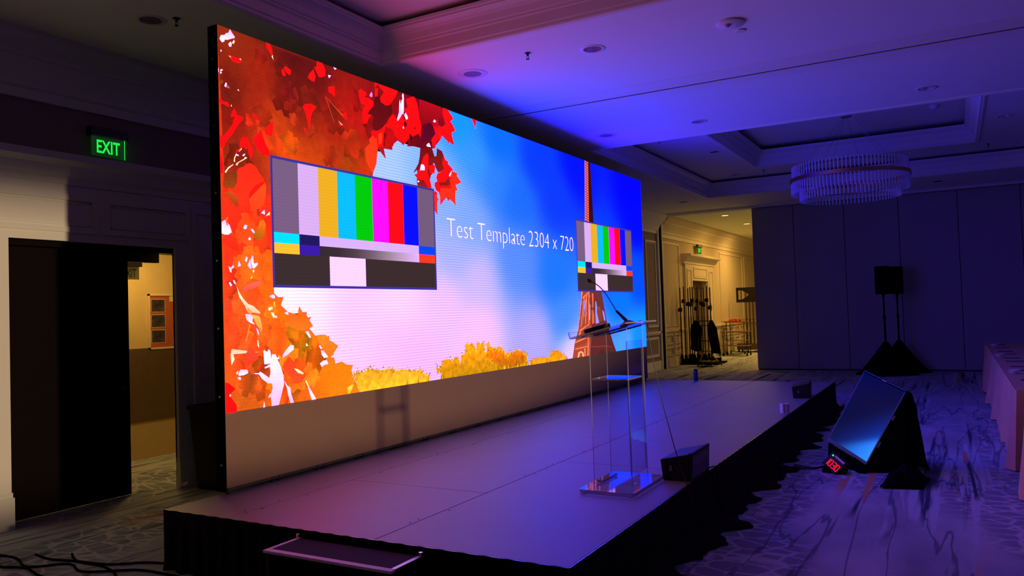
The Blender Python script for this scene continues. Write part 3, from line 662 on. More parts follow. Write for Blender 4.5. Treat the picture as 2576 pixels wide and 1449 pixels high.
# partition track across the soffit
m = MB().box(XL, 4.82, ZC - .006, XR, 5.125, ZC + .002).box(XL, 5.175, ZC - .006, XR, 5.46, ZC + .002)
m.box(XL, 5.03, ZC - .014, XR, 5.125, ZC).box(XL, 5.175, ZC - .014, XR, 5.27, ZC)
trim(m.build('t', M_TRIM), 'partition track trim across the ceiling')
m = MB().box(XL, 5.12, ZC - .002, XR, 5.18, ZC + .05)
trim(m.build('t', M_MATTE), 'dark slot of the partition track')
m = MB().box(XL, YP - .14, ZC - .05, XR, YP - .03, ZC).box(XL, YP + .11, ZC - .05, XR, YP + .22, ZC).box(XL, YP - .2, ZC - .02, XR, YP + .3, ZC)
trim(m.build('t', M_TRIM), 'head track above the folding partition')

# left wall with the service door, wall panels and crown
def frame(m, x, y0, y1, z0, z1, w=.045, d=.022):
    m.box(x, y0, z0, x + d, y0 + w, z1).box(x, y1 - w, z0, x + d, y1, z1).box(x, y0 + w, z0, x + d, y1 - w, z0 + w).box(x, y0 + w, z1 - w, x + d, y1 - w, z1)
    i = w + .012
    m.box(x, y0 + i, z0 + i, x + d * .5, y0 + i + .012, z1 - i).box(x, y1 - i - .012, z0 + i, x + d * .5, y1 - i, z1 - i).box(x, y0 + i, z0 + i, x + d * .5, y1 - i, z0 + i + .012).box(x, y0 + i, z1 - i - .012, x + d * .5, y1 - i, z1 - i)
    return m
DY0, DY1, DZ = 0.15, 1.80, 2.44
m = MB().box(XL - .25, YN, 0, XL, DY0, ZC).box(XL - .25, 2.2, 0, XL, YP - .03, ZC).box(XL - .25, DY0, DZ, XL, 2.2, ZC)
WL = struct(m.build('wall_left', mat('dark_room_wall', (150, 138, 128), 0.7, var=.03, spec=.2)), 'panelled left wall behind the stage')
m = MB()
m.prism([(XL, 3.66), (XL + .03, 3.66), (XL + .035, 3.74), (XL + .06, 3.76), (XL + .07, 3.80), (XL + .11, 3.88), (XL + .16, 3.95), (XL + .17, 3.97), (XL + .20, 3.985), (XL + .20, 4.01), (XL + .26, 4.06), (XL + .33, 4.12), (XL + .34, 4.17), (XL, 4.17)], 'y', YN, YP - .05)
trim(m.build('t', M_TRIM), 'crown moulding along the left wall')
m = MB()
for y0, y1 in ((-.95, .16), (1.79, 2.75)):       # pilasters of the door surround
    m.box(XL, y0, .30, XL + .035, y1, 2.95).box(XL, y0 - .01, 0, XL + .06, y1 + .012, .26).box(XL, y0 - .005, .26, XL + .045, y1 + .006, .30)
m.box(XL, .16, DZ, XL + .035, 1.79, 2.95)
m.prism([(XL, 2.95), (XL + .05, 2.95), (XL + .06, 3.0), (XL + .10, 3.03), (XL + .14, 3.10), (XL + .20, 3.14), (XL + .21, 3.20), (XL, 3.20)], 'y', -1.2, 3.0)
trim(m.build('t', M_TRIM), 'white door surround with base blocks and cornice')
m = MB(); frame(m, XL + .035, .0, .95, 2.52, 2.86, .05, .02); frame(m, XL + .035, 1.02, 1.95, 2.52, 2.86, .05, .02); frame(m, XL + .035, 1.98, 2.6, .45, 2.86, .05, .02); frame(m, XL + .035, -.8, -.1, .45, 2.86, .05, .02)
for y in (3.4, 5.2, 7.0, 8.8, 10.6, 12.4, 14.2):
    frame(m, XL, y, y + 1.5, 1.15, 3.45)
frame(m, XL, 15.95, 16.75, 1.15, 3.45)
for k in range(10):
    frame(m, XL, 3.3 + 1.36 * k, 3.3 + 1.36 * k + 1.2, .36, .88, .05, .02)
trim(m.build('t', M_TRIM), 'raised panel mouldings on the left wall')
m = MB()
for y0, y1 in ((YN, -.97), (2.77, YP - .03)):
    m.box(XL, y0, 0, XL + .03, y1, .24).box(XL, y0, .98, XL + .05, y1, 1.03).box(XL, y0, .94, XL + .025, y1, .98)
struct(m.build('baseboard_left', M_TRIM), 'baseboard and dado rail of the left wall')

# dark service door, its opening and the lit corridor behind
D1 = group_empty('door_1', (XL - .2, DY0, 0), 'dark wide service door in the left wall')
MB().box(XL - .2, DY0 + .02, .012, XL - .155, 1.385, DZ - .05).build('door_leaf', M_DARKDOOR, D1, bevel=.004)
MB().box(XL - .25, DY0, DZ - .05, XL - .06, 2.2, DZ).box(XL - .25, DY0, 0, XL - .1, DY0 + .02, DZ).box(XL - .02, DY1 - .01, 0, XL, DY1 + .03, DZ).build('door_frame', M_DARKDOOR, D1)
MB().box(XL - .155, 1.28, 1.0, XL - .14, 1.33, 1.25).tube([(XL - .145, 1.30, 1.05), (XL - .10, 1.30, 1.05), (XL - .10, 1.18, 1.05)], .011).build('door_handle', M_BLACK, D1)
MB().box(XL - .26, 1.40, 2.30, XL - .20, DY1 - .03, 2.41).build('door_closer', M_BLACK, D1)
CX = -7.15
m = MB().box(CX - .1, -1.5, 0, CX, 6.0, 2.72).box(CX, 5.0, 0, XL - .25, 5.1, 2.72).box(CX, -1.6, 0, XL - .25, -1.5, 2.72)
struct(m.build('wall_corridor', mat('corridor_paint', (214, 190, 130), .8, var=.03, spec=.2)), 'yellowish wall of the service corridor')
struct(MB().box(CX - .1, -1.5, 2.62, XL - .25, 5.0, 2.72).build('ceiling_corridor', M_CEIL), 'low ceiling of the service corridor')
M_DIAM = mat('diamond_plate', (150, 132, 108), .38, .85, var=.12, vscale=60, bump=.6, bscale=70)
trim(MB().box(CX, -1.4, .46, CX + .012, 4.95, 1.37).build('t', M_DIAM), 'diamond plate protection panel on the corridor wall')

# folding partition closing the back of the room: one part for each panel
WB = group_empty('wall_back', (0, YP, 0), 'dark folding partition of tall fabric panels')
seams = [-2.73, -1.72, -.55, .64, 1.85, 3.06, 4.27, 5.48, 6.69, 7.9, 9.1, 10.3, XR]
for a, b in zip(seams[:-1], seams[1:]):
    MB().box(a + .006, YP, .03, b - .006, YP + .1, 4.115).build('panel', M_PART, WB, bevel=.006)
MB().box(seams[0] + .02, YP + .02, 0.0, XR, YP + .08, .03).build('bottom_seal', M_BLACK, WB)
MB().box(seams[0] + .03, YP + .045, .0, XR, YP + .055, ZC).build('leak_stop_board', M_MATTE, WB)  # unseen board added to stop next-room light leaking through the seams
# pocket jamb where the partition meets the left wall
m = MB().box(XL - .25, YP - .02, 0, XL + .0, YP + .12, ZC).box(XL, YP + .03, 0, XL + .10, YP + .075, 4.0)
trim(m.build('t', mat('dark_jamb', (52, 42, 40), .7)), 'dark jamb of the partition track')
m = MB().box(XL, YP - .12, 0, XL + .05, YP - .02, 4.0).box(XL, YP + .12, 0, XL + .07, YP + .22, 4.0).prism([(XL, 3.75), (XL + .07, 3.75), (XL + .10, 3.95), (XL + .22, 4.10), (XL + .22, 4.17), (XL, 4.17)], 'y', YP + .10, YP + .24)
trim(m.build('t', M_TRIM), 'white jamb casing of the partition opening')

# next room seen through the opening
X2 = -5.3
m = MB().box(X2 - .25, YP + .12, 0, X2, 20.05, ZC).box(X2 - .25, 21.75, 0, X2, 29.6, ZC).box(X2 - .25, 20.05, 2.46, X2, 21.75, ZC)
struct(m.build('wall_next_left', M_WALL), 'warm lit wall of the next room')
struct(MB().box(X2 - .25, 29.5, 0, XR, 29.6, ZC).box(XR, YP, 0, XR + .2, 29.6, ZC).build('wall_next_far', M_WALL), 'far walls of the next room')
DOWN3 = [(-3.76, 18.4), (-3.8, 21.2), (-3.8, 24.2), (-.8, 19.2), (-.8, 22.2), (2.2, 20.5)]
struct(sheet(rect(X2, YP + .1, XR, 29.6), [], ZC, 'ceiling_next', M_CEIL), 'warm lit ceiling of the next room')
m = MB()
m.prism([(X2, 3.60), (X2 + .03, 3.60), (X2 + .035, 3.70), (X2 + .06, 3.72), (X2 + .07, 3.78), (X2 + .11, 3.86), (X2 + .16, 3.93), (X2 + .17, 3.95), (X2 + .20, 3.965), (X2 + .20, 4.0), (X2 + .26, 4.05), (X2 + .33, 4.12), (X2 + .34, 4.17), (X2, 4.17)], 'y', YP + .2, 29.5)
trim(m.build('t', M_WAIN), 'crown moulding of the next room')
m = MB(); frame(m, X2, 17.5, 18.95, 1.12, 3.5); frame(m, X2, 23.5, 26.8, 1.12, 3.5); frame(m, X2, 27.1, 29.2, 1.12, 3.5)
for y in (17.35, 18.2, 23.5, 24.35, 25.2, 26.05, 26.9):
    frame(m, X2, y, y + .75, .62, .92, .05, .03); frame(m, X2, y, y + .75, .30, .56, .05, .03)
trim(m.build('t', M_WAIN), 'wainscot panels of the next room')
m = MB()
for y0, y1 in ((YP + .22, 19.25), (22.55, 29.5)):
    m.box(X2, y0, 0, X2 + .035, y1, .24).box(X2, y0, .98, X2 + .06, y1, 1.03).box(X2, y0, .94, X2 + .03, y1, .98)
struct(m.build('baseboard_next', M_WAIN), 'baseboard and dado rail of the next room')
m = MB()
for y0, y1 in ((19.35, 20.05), (21.75, 22.45)):
    m.box(X2, y0, 0, X2 + .07, y1, 2.95).box(X2, y0 - .02, 0, X2 + .09, y1 + .02, .28)
    frame(m, X2 + .07, y0 + .12, y1 - .12, .4, 2.8, .04, .02)
m.box(X2, 20.05, 2.46, X2 + .07, 21.75, 2.95); frame(m, X2 + .07, 20.15, 21.65, 2.54, 2.88, .05, .02)
m.prism([(X2, 2.95), (X2 + .09, 2.95), (X2 + .10, 3.02), (X2 + .16, 3.06), (X2 + .20, 3.14), (X2 + .30, 3.17), (X2 + .30, 3.23), (X2, 3.25)], 'y', 19.2, 22.6)
trim(m.build('t', M_WAIN), 'white pedimented door surround in the next room')
D2 = group_empty('door_2', (X2 - .2, 20.05, 0), 'brown double door in the next room')
for y0, y1 in ((20.06, 20.895), (20.905, 21.74)):
    MB().box(X2 - .2, y0, .01, X2 - .15, y1, 2.45).build('door_leaf', mat('brown_door', (96, 74, 62), .6, var=.1, stretch=(20, 20, 1)), D2, bevel=.004)

struct(MB().box(XR, YN, 0, XR + .2, YP, ZC).build('wall_right', M_WALL), 'right wall of the ballroom')
struct(MB().box(XL - .25, YN - .2, 0, XR + .2, YN, ZC).build('wall_front', mat('rear_wall', (120, 110, 104), .8)), 'wall behind the camera')

# ------------------------------------------------------------------ LED video wall
XS, YS, ZS, SW, SH = -2.967, 0.463, 1.0, 9.0, 2.875      # display plane, near lower corner, size
ZT = 0.406                                                # stage top
def boost(c, mid=.34):
    """LED picture value: highlights well above the exposure's white"""
    out = []
    for v, mk, kk in zip([q * .86 for q in lin(c)], (.6, 1.6, 1.0), (8.0, 3.0, 13.0)):
        t = min(1.0, max(0.0, (v - .16) / .4)); t = t * t * (3 - 2 * t)
        out.append(v * (1 + mid * mk * t) * (1.0 + kk * v ** 5))
    return out
def screen_mat(name, rows=0.0, speckle=0.0):
    m = bpy.data.materials.new(name); m.use_nodes = True
    N, L = nodes(m)
    N.remove(N['Principled BSDF'])
    em = N.new('ShaderNodeEmission'); em.inputs['Strength'].default_value = SCREEN_GAIN
    at = N.new('ShaderNodeVertexColor'); at.layer_name = 'picture'
    src = at.outputs['Color']
    tc = N.new('ShaderNodeTexCoord')
    def mulc(a, f):
        q = N.new('ShaderNodeVectorMath'); q.operation = 'SCALE'
        L.new(a, q.inputs[0]); L.new(f, q.inputs['Scale']); return q.outputs[0]
    if rows > 0:                       # scan bands of the LED rows
        wv = N.new('ShaderNodeTexWave'); wv.bands_direction = 'Z'; wv.inputs['Scale'].default_value = 11.5; wv.inputs['Distortion'].default_value = 0.6
        wv.inputs['Detail'].default_value = 0; wv.inputs['Detail Scale'].default_value = 0.2
        L.new(tc.outputs['Object'], wv.inputs['Vector'])
        mr = N.new('ShaderNodeMapRange'); mr.inputs['To Min'].default_value = 1.0 - rows; mr.inputs['To Max'].default_value = 1.0 + rows * .5
        L.new(wv.outputs['Fac'], mr.inputs['Value']); src = mulc(src, mr.outputs[0])
    if speckle > 0:
        n = N.new('ShaderNodeTexNoise'); n.inputs['Scale'].default_value = 14.0; n.inputs['Detail'].default_value = 6; n.inputs['Roughness'].default_value = .65
        L.new(tc.outputs['Object'], n.inputs['Vector'])
        mr = N.new('ShaderNodeMapRange'); mr.inputs['From Min'].default_value = .3; mr.inputs['From Max'].default_value = .7
        mr.inputs['To Min'].default_value = 1.0 - speckle; mr.inputs['To Max'].default_value = 1.0 + speckle
        L.new(n.outputs['Fac'], mr.inputs['Value']); src = mulc(src, mr.outputs[0])
    L.new(src, em.inputs['Color']); L.new(em.outputs[0], N['Material Output'].inputs['Surface'])
    return m
M_SCR_SKY = screen_mat('led_picture_sky', rows=.17)
M_SCR_FOL = screen_mat('led_picture_foliage', rows=.04, speckle=.16)
M_SCR_LEAF = screen_mat('led_picture_leaf', rows=.03, speckle=.07)
M_SCR_TREE = screen_mat('led_picture_trees', speckle=.42)
M_SCR_FLAT = screen_mat('led_picture_flat', rows=.04)

class Pic:
    """flat pieces of the shown picture: (along, up) in mm on the display, a colour for each corner"""
    def __init__(s): s.v = []; s.f = []; s.c = []
    def poly(s, pts, cols, dx=0.0):
        n = len(s.v)
        for (a, b) in pts:
            a = min(max(a, 0), 9000); b = 0 if b < 42 else (2875 if b > 2856 else b)
            s.v.append((XS + dx, YS + a / 1000.0, ZS + b / 1000.0))
        s.f.append(tuple(range(n, n + len(pts)))); s.c += cols if isinstance(cols[0], (list, tuple)) else [cols] * len(pts)
    def build(s, name, material, parent):
        me = bpy.data.meshes.new(name)
        og = Vector((XS, YS, ZS))
        me.from_pydata([tuple(Vector(p) - og) for p in s.v], [], s.f)
        a = me.color_attributes.new('picture', 'FLOAT_COLOR', 'POINT')
        a.data.foreach_set('color', np.array([(*c, 1.0) for c in s.c], dtype=np.float32).ravel())
        bm = bmesh.new(); bm.from_mesh(me)
        bmesh.ops.triangulate(bm, faces=[f for f in bm.faces if len(f.verts) > 4], ngon_method='EAR_CLIP')
        for f in bm.faces:
            f.normal_update()
            if f.normal.x < 0: f.normal_flip()
        bm.to_mesh(me); bm.free()
        me.materials.append(material)
        o = bpy.data.objects.new(name, me); COL.objects.link(o); o.location = og
        o.parent = parent; o.matrix_parent_inverse = world_of(parent).inverted()
        return o

def field(tones, p, pw, eps=250.0 ** 2):
    sw = 0.0; acc = np.zeros(3)
    for (a, b, *c) in tones:
        d2 = ((a - p[0]) / 1.25) ** 2 + (b - p[1]) ** 2 + eps
        k = d2 ** (-pw); sw += k; acc += k * np.array(c, float)
    return list(acc / sw)

LED = thing('led_video_wall', (XS - .1, YS + SW / 2, ZT), 'huge glowing LED video wall standing along the back of the stage', 'video wall')
# cabinets behind the picture, the dark edge with its lock lugs, and the unlit lower row
MB().box(XS - .10, YS, ZS - .0, XS - .004, YS + SW, ZS + SH + .003).box(XS - .18, YS + .25, ZT, XS - .10, YS + SW - .25, ZS + SH - .1).build('cabinet', M_MATTE, LED)
m = MB()
for k in range(13):
    z = .50 + .25 * k + .03
    m.box(XS - .085, YS - .006, z, XS - .06, YS, z + .07).box(XS - .085, YS - .008, z + .12, XS - .065, YS, z + .15)
m.build('side_locks', M_MATTE, LED)
MB().box(XS - .1, YS - .004, ZT + .02, XS - .0012, YS - .0005, ZS + SH).build('side_cover', M_MATTE, LED)
m = MB()
for k in range(7):
    m.tube([(XS - .045, YS - .001, .62 + .5 * k), (XS - .045, YS - .012, .62 + .5 * k)], .008, 8)
m.build('side_screws', M_ALU, LED)
ZB = ZT + .048
for k in range(18):
    y0 = YS + .5 * k
    t = MB().box(XS - .09, y0 + .0002, ZB, XS - .001, y0 + .4998, ZS - .0015).build('blank_tile', M_GREY, LED)
    for yy in (y0 + .035, y0 + .465):
        MB().lathe([(.016, 0), (.016, .006), (.007, .008), (.007, .05)], (XS - .03, yy, ZT), 10).build('levelling_foot', mat('dull_steel', (62, 60, 60), .4, .8), t)
MB().box(XS - .085, YS + .01, ZT + .018, XS - .03, YS + SW - .01, ZB).build('base_rail', mat('base_rail_grey', (70, 70, 74), .5, .3), LED)

# picture: sky
pic = Pic()
NX, NZ = 120, 40
def inpoly(p, poly): return inside(p, poly)
cols = {}
def skyc(i, j):
    if (i, j) not in cols: cols[(i, j)] = boost(field(SKY_TONES, (9000.0 * i / NX, 2875.0 * j / NZ), 2.2))
    return cols[(i, j)]
grid = {}
for i in range(NX):
    for j in range(NZ):
        q = [(9000.0 * a / NX, 2875.0 * b / NZ) for a, b in ((i, j), (i + 1, j), (i + 1, j + 1), (i, j + 1))]
        if all(inpoly(p, FOLIAGE) for p in q) or all(545 < p[0] < 2680 and 980 < p[1] < 1920 for p in q) or all(6290 < p[0] < 8380 and 990 < p[1] < 1920 for p in q):
            continue
        pic.poly(q, [skyc(i, j), skyc(i + 1, j), skyc(i + 1, j + 1), skyc(i, j + 1)])
pic.build('picture_sky', M_SCR_SKY, LED)
# picture: backlit foliage mass, leaves, trees, tower
def filled(poly, tones, step, dx):
    vs = [Vector(p) for p in poly]; es = [(i, (i + 1) % len(poly)) for i in range(len(poly))]
    xs = [p[0] for p in poly]; ys = [p[1] for p in poly]
    a = min(xs) + step * .5
    while a < max(xs):
        b = min(ys) + step * .5
        while b < max(ys):
            if inpoly((a, b), poly) and not (560 < a < 2660 and 1000 < b < 1900): vs.append(Vector((a + random.uniform(-.2, .2) * step, b + random.uniform(-.2, .2) * step)))
            b += step
        a += step
    v, e, f, *_ = delaunay_2d_cdt(vs, es, [], 0, 1e-3)
    pc = Pic()
    cc = [boost(field(tones, p, 1.8, 90.0 ** 2)) for p in v]
    for t in f:
        c = sum((v[i] for i in t), Vector((0, 0))) / 3
        if inpoly(c, poly): pc.poly([tuple(v[i]) for i in t], [cc[i] for i in t], dx)
    return pc
filled(FOLIAGE, FOLIAGE_TONES, 85, .0008).build('picture_foliage', M_SCR_FOL, LED)
def shapes(L, dx, name, material, shade=.10):
    pc = Pic()
    for k, (c, pts) in enumerate(L):
        zs = [p[1] for p in pts]; lo, hi = min(zs), max(zs) + 1
        cs = []
        for p in pts:
            g = 1.0 + shade * (2 * (p[1] - lo) / (hi - lo) - 1.0) * (1 if k % 2 else -1)
            cs.append(boost([min(255, v * g) for v in c], .05))
        pc.poly(pts, cs, dx + .00004 * k)
    return pc.build(name, material, LED)
pc = Pic()          # soft overlapping maple leaves inside the foliage mass
rl = random.Random(21)
tries = 0
while len(pc.f) < 110 and tries < 6000:
    tries += 1
    a, b = rl.uniform(0, 3100), rl.uniform(0, 2875)
    if not inpoly((a, b), FOLIAGE) or (480 < a < 2750 and 930 < b < 1980) or (b > 1900 and rl.random() < .8): continue
    R_ = rl.uniform(55, 170); th = rl.uniform(0, 6.28); pts = []
    for k in range(22):
        an = th + 2 * math.pi * k / 22
        rr_ = R_ * (.55 + .35 * abs(math.cos(2.5 * (an - th))) + (.12 if k % 2 else 0))
        pts.append((a + rr_ * math.cos(an), b + rr_ * math.sin(an)))
    if not all(inpoly(p, FOLIAGE) and 4 < p[1] < 2850 and not (500 < p[0] < 2715 and 945 < p[1] < 1960) for p in pts): continue
    c = field(FOLIAGE_TONES, (a, b), 1.8, 90.0 ** 2); g = rl.choice((.84, .92, .96, 1.05, 1.12)); rd = rl.uniform(.8, 1.15)
    c = [min(255, c[0] * g), min(255, c[1] * g * rd), min(255, c[2] * g)]
    pc.poly(pts, [boost([min(255, v * (1 + .12 * math.sin(k * .57 + th))) for v in c], .2) for k in range(22)], .0009 + .000002 * len(pc.f))
pc.build('picture_leaf_layer', M_SCR_FOL, LED)
shapes(TREES, .0010, 'picture_trees', M_SCR_TREE)
# ragged twigs along the tree tops
pc = Pic()
for k in range(900):
    T = TREES[k % 4]
    i = random.randrange(len(T[1])); a, b = T[1][i], T[1][(i + 1) % len(T[1])]
    t = random.random(); x = a[0] + (b[0] - a[0]) * t + random.gauss(0, 16); z = a[1] + (b[1] - a[1]) * t + random.gauss(0, 14)
    if z < 12: continue
    s = random.uniform(5, 15); c = random.choice(((222, 180, 40), (196, 140, 20), (160, 110, 20)))
    pc.poly([(x - s, z - s * .6), (x + s, z - s * .3), (x + s * .2, z + s)], boost(c), .0013)
pc.build('picture_twigs', M_SCR_FLAT, LED)
shapes(LEAVES, .0014, 'picture_leaves', M_SCR_LEAF)
shapes(TOWER, .0014, 'picture_tower', M_SCR_LEAF, .05)
pc = Pic()          # lattice of the tower
def seg(a, b, wd, c):
    d = Vector((b[0] - a[0], b[1] - a[1])); n = Vector((-d.y, d.x)).normalized() * wd * .5
    pc.poly([(a[0] + n.x, a[1] + n.y), (b[0] + n.x, b[1] + n.y), (b[0] - n.x, b[1] - n.y), (a[0] - n.x, a[1] - n.y)], boost(c), .0036)
top = TOWER[0][1]
tl, tr, br, bl = top[0], top[1], top[3], top[4]
for k in range(26):
    f0, f1 = k / 26, (k + 1) / 26
    A = lambda p, q, f: (p[0] + (q[0] - p[0]) * f, p[1] + (q[1] - p[1]) * f)
    seg(A(tl, bl, f0), A(tr, br, f1), 13, (236, 140, 116)); seg(A(tr, br, f0), A(tl, bl, f1), 7, (110, 30, 34))
seg(tl, bl, 12, (236, 150, 128)); seg(tr, br, 14, (226, 96, 66))
lo = TOWER[2][1]
xs0 = [p[0] for p in lo]; x0, x1 = min(xs0) + 120, max(xs0) - 20
for k in range(60):
    z = random.uniform(340, 930); x = x0 + 120 + random.random() * (x1 - x0 - 60) * (1.0 if z < 500 else .8)
    s = random.uniform(20, 60); dz = random.choice((-1, 1)) * s * 1.6
    seg((x, z), (x + s * .7, z + dz), 6, random.choice(((224, 130, 96), (90, 34, 34), (196, 92, 62), (80, 30, 34))))
for k in range(34):
    x = x0 - 60 + k * (x1 - x0 + 40) / 34; seg((x, 150 + k * 2), (x + 4, 205 + k * 2), 4, (90, 36, 32))
pc.build('picture_lattice', M_SCR_FLAT, LED)
shapes(LEAVES_FRONT, .0045, 'picture_leaves', M_SCR_LEAF)

# colour bar charts
def chart(x0, x1, z0, z1):
    pc = Pic(); W_, H_ = x1 - x0, z1 - z0
    def R_(u0, u1, v0, v1, c, c2=None):
        q = [(x0 + u0 * W_, z0 + v0 * H_), (x0 + u1 * W_, z0 + v0 * H_), (x0 + u1 * W_, z0 + v1 * H_), (x0 + u0 * W_, z0 + v1 * H_)]
        a, b = boost(c, 0), boost(c2 or c, 0)
        pc.poly(q, [a, b, b, a], .0060)
    pc.poly([(x0 - 22, z0 - 22), (x1 + 22, z0 - 22), (x1 + 22, z1 + 22), (x0 - 22, z1 + 22)], boost((64, 52, 150)), .0054)
    d, c = .125, .75 / 7
    top = [(122, 94, 132), (200, 174, 204), (208, 174, 34), (12, 186, 216), (4, 196, 12), (226, 14, 218), (244, 12, 26), (10, 16, 240), (116, 90, 124)]
    ed = [0, d] + [d + c * k for k in range(1, 8)] + [1]
    for k in range(9): R_(ed[k], ed[k + 1], 5 / 12, 1, top[k])
    R_(0, d, 4 / 12, 5 / 12, (0, 212, 224)); R_(0, d, 3 / 12, 4 / 12, (226, 190, 50))
    R_(d, d + c, 4 / 12, 5 / 12, (34, 24, 96)); R_(d, d + c, 3 / 12, 4 / 12, (60, 26, 166))
    R_(d + c, 1 - d, 4 / 12, 5 / 12, (200, 176, 208))
    n = 6
    g = [(56, 42, 48), (60, 46, 54), (84, 66, 78), (120, 98, 116), (160, 136, 158), (190, 164, 190), (206, 180, 208)]
    for k in range(n): R_(d + c + (.75 - c) * k / n, d + c + (.75 - c) * (k + 1) / n, 3 / 12, 4 / 12, g[k], g[k + 1])
    R_(1 - d, 1, 4 / 12, 5 / 12, (8, 70, 226)); R_(1 - d, 1, 3 / 12, 4 / 12, (246, 60, 30))
    R_(0, d + 1.5 * c, 0, 3 / 12, (60, 46, 48)); R_(d + 1.5 * c, d + 3.5 * c, 0, 3 / 12, (232, 204, 236)); R_(d + 3.5 * c, 1, 0, 3 / 12, (60, 44, 46))
    return pc.build('test_pattern', M_SCR_FLAT, LED)
chart(506, 2710, 948, 1956)
chart(6250, 8424, 955, 1952)
# caption
cu = bpy.data.curves.new('caption', 'FONT'); cu.body = 'Test Template 2304 x 720'; cu.size = 0.275; cu.resolution_u = 4; cu.offset = -0.0065
to = bpy.data.objects.new('caption_source', cu); COL.objects.link(to)
bpy.context.view_layer.update()
me = bpy.data.meshes.new_from_object(to.evaluated_get(bpy.context.evaluated_depsgraph_get()))
bpy.data.objects.remove(to)
co = np.array([v.co[:] for v in me.vertices]); wid = co[:, 0].max() - co[:, 0].min(); x_min = co[:, 0].min()
caps = co[:, 1].max()
vs = [(0.0, (p[0] - x_min) / wid * 3.17, p[1] / caps * 0.20) for p in co]
for v, q in zip(me.vertices, vs): v.co = q
a = me.color_attributes.new('picture', 'FLOAT_COLOR', 'POINT')
a.data.foreach_set('color', np.array([(*boost((246, 214, 238), .2), 1.0)] * len(vs), dtype=np.float32).ravel())
me.materials.clear(); me.materials.append(M_SCR_FLAT)
cap = bpy.data.objects.new('caption', me); COL.objects.link(cap); cap.location = (XS + .007, YS + 2.95, ZS + 1.497)
cap.parent = LED; cap.matrix_parent_inverse = world_of(LED).inverted()

# ------------------------------------------------------------------ stage
STAGE = thing('stage_platform', (-1.52, 4.876, 0), 'low black stage platform of square deck boards with black skirting', 'stage')
D = 1.2192
rows = [(-D, 0.0, [0, 2 * D, 3 * D, 5 * D, 6 * D, 8 * D]), (-2 * D, -D, [0, D, 3 * D, 4 * D, 5 * D, 6 * D, 7 * D, 8 * D]), (-2 * D - .61, -2 * D, [0, 2 * D, 4 * D, 6 * D, 8 * D])]
for x0, x1, ys in rows:
    for a, b in zip(ys[:-1], ys[1:]):
        MB().box(x0 + .0025, a + .0025, ZT - .02, x1 - .0025, b - .0025, ZT).build('deck_panel', M_DECK, STAGE, bevel=.002, origin=(x0, a, ZT))
MB().box(-2 * D - .605, .006, ZT - .12, -.006, 8 * D - .006, ZT - .021).build('frame', M_ALU, STAGE)
m = MB()
for x in (-.06, -D, -2 * D, -2 * D - .55):
    for k in range(9):
        y = min(max(k * D, .06), 8 * D - .06)
        if k % 2 == 0: MB().tube([(x, y, 0), (x, y, ZT - .1)], .024, 8).build('leg', M_ALU, STAGE)
m = MB()
for k in range(70):
    y = random.uniform(.05, 9.7); x = random.choice((-D, -2 * D)) + random.choice((-.03, .03))
    m.lathe([(.007, 0), (.007, .0006)], (x, y, ZT), 8)
m.build('deck_bolts', M_MATTE, STAGE)['kind'] = 'stuff'

def skirt(p0, p1, out, seed, name, spread=.10):
    """gathered black cloth hung from the deck edge, puddling on the carpet"""
    rnd = random.Random(seed)
    p0, p1, out = Vector(p0), Vector(p1), Vector(out)
    L_ = (p1 - p0).length; n = int(L_ / .022); R_ = 9
    ph = [rnd.uniform(0, 6.28) for _ in range(6)]
    m = MB(); vs = []
    for i in range(n + 1):
        s = L_ * i / n
        pl_ = .5 + .5 * math.sin(s * 2 * math.pi / .13 + 1.6 * math.sin(s * 2.1 + ph[0]))
        big = .5 + .5 * math.sin(s * 2 * math.pi / 1.15 + ph[1]) * math.sin(s * 2 * math.pi / .73 + ph[2])
        for r in range(R_):
            t = r / (R_ - 1)
            o = .006 + .008 * pl_ * (1 - .5 * t) + (t ** 1.6) * (.018 * pl_) + max(0, (t - .70) / .30) ** 2 * spread * (.35 + .95 * big + .25 * math.sin(s * 9 + ph[3]))
            z = (ZT - .004) * (1 - min(1, t / .93)) + .004 + (.006 * (1 + math.sin(s * 31 + ph[4])) if t > .93 else 0)
            q = p0 + (p1 - p0) * (s / L_) + out * o
            vs.append((q.x, q.y, z))
    fs = [(i * R_ + r, (i + 1) * R_ + r, (i + 1) * R_ + r + 1, i * R_ + r + 1) for i in range(n) for r in range(R_ - 1)]
    m.add(vs, fs)
    o = m.build(name, mat('stage_skirt_cloth', (34, 29, 29), .95, bump=.25, bscale=120, spec=.06), STAGE, smooth=True)
    sd = o.modifiers.new('thickness', 'SOLIDIFY'); sd.thickness = .003
    return o
skirt((0, 0, 0), (0, 8 * D, 0), (1, 0, 0), 3, 'front_skirt', .20)
skirt((-3.048, 0, 0), (0, 0, 0), (0, -1, 0), 5, 'end_skirt', .012)
skirt((0, 8 * D, 0), (-3.048, 8 * D, 0), (0, 1, 0), 8, 'end_skirt', .012)
m = MB().box(-.001, 0, ZT - .03, .006, 8 * D, ZT - .001).box(-3.05, -.006, ZT - .03, 0, .001, ZT - .001)
m.build('edge_rail', M_ALU, STAGE)

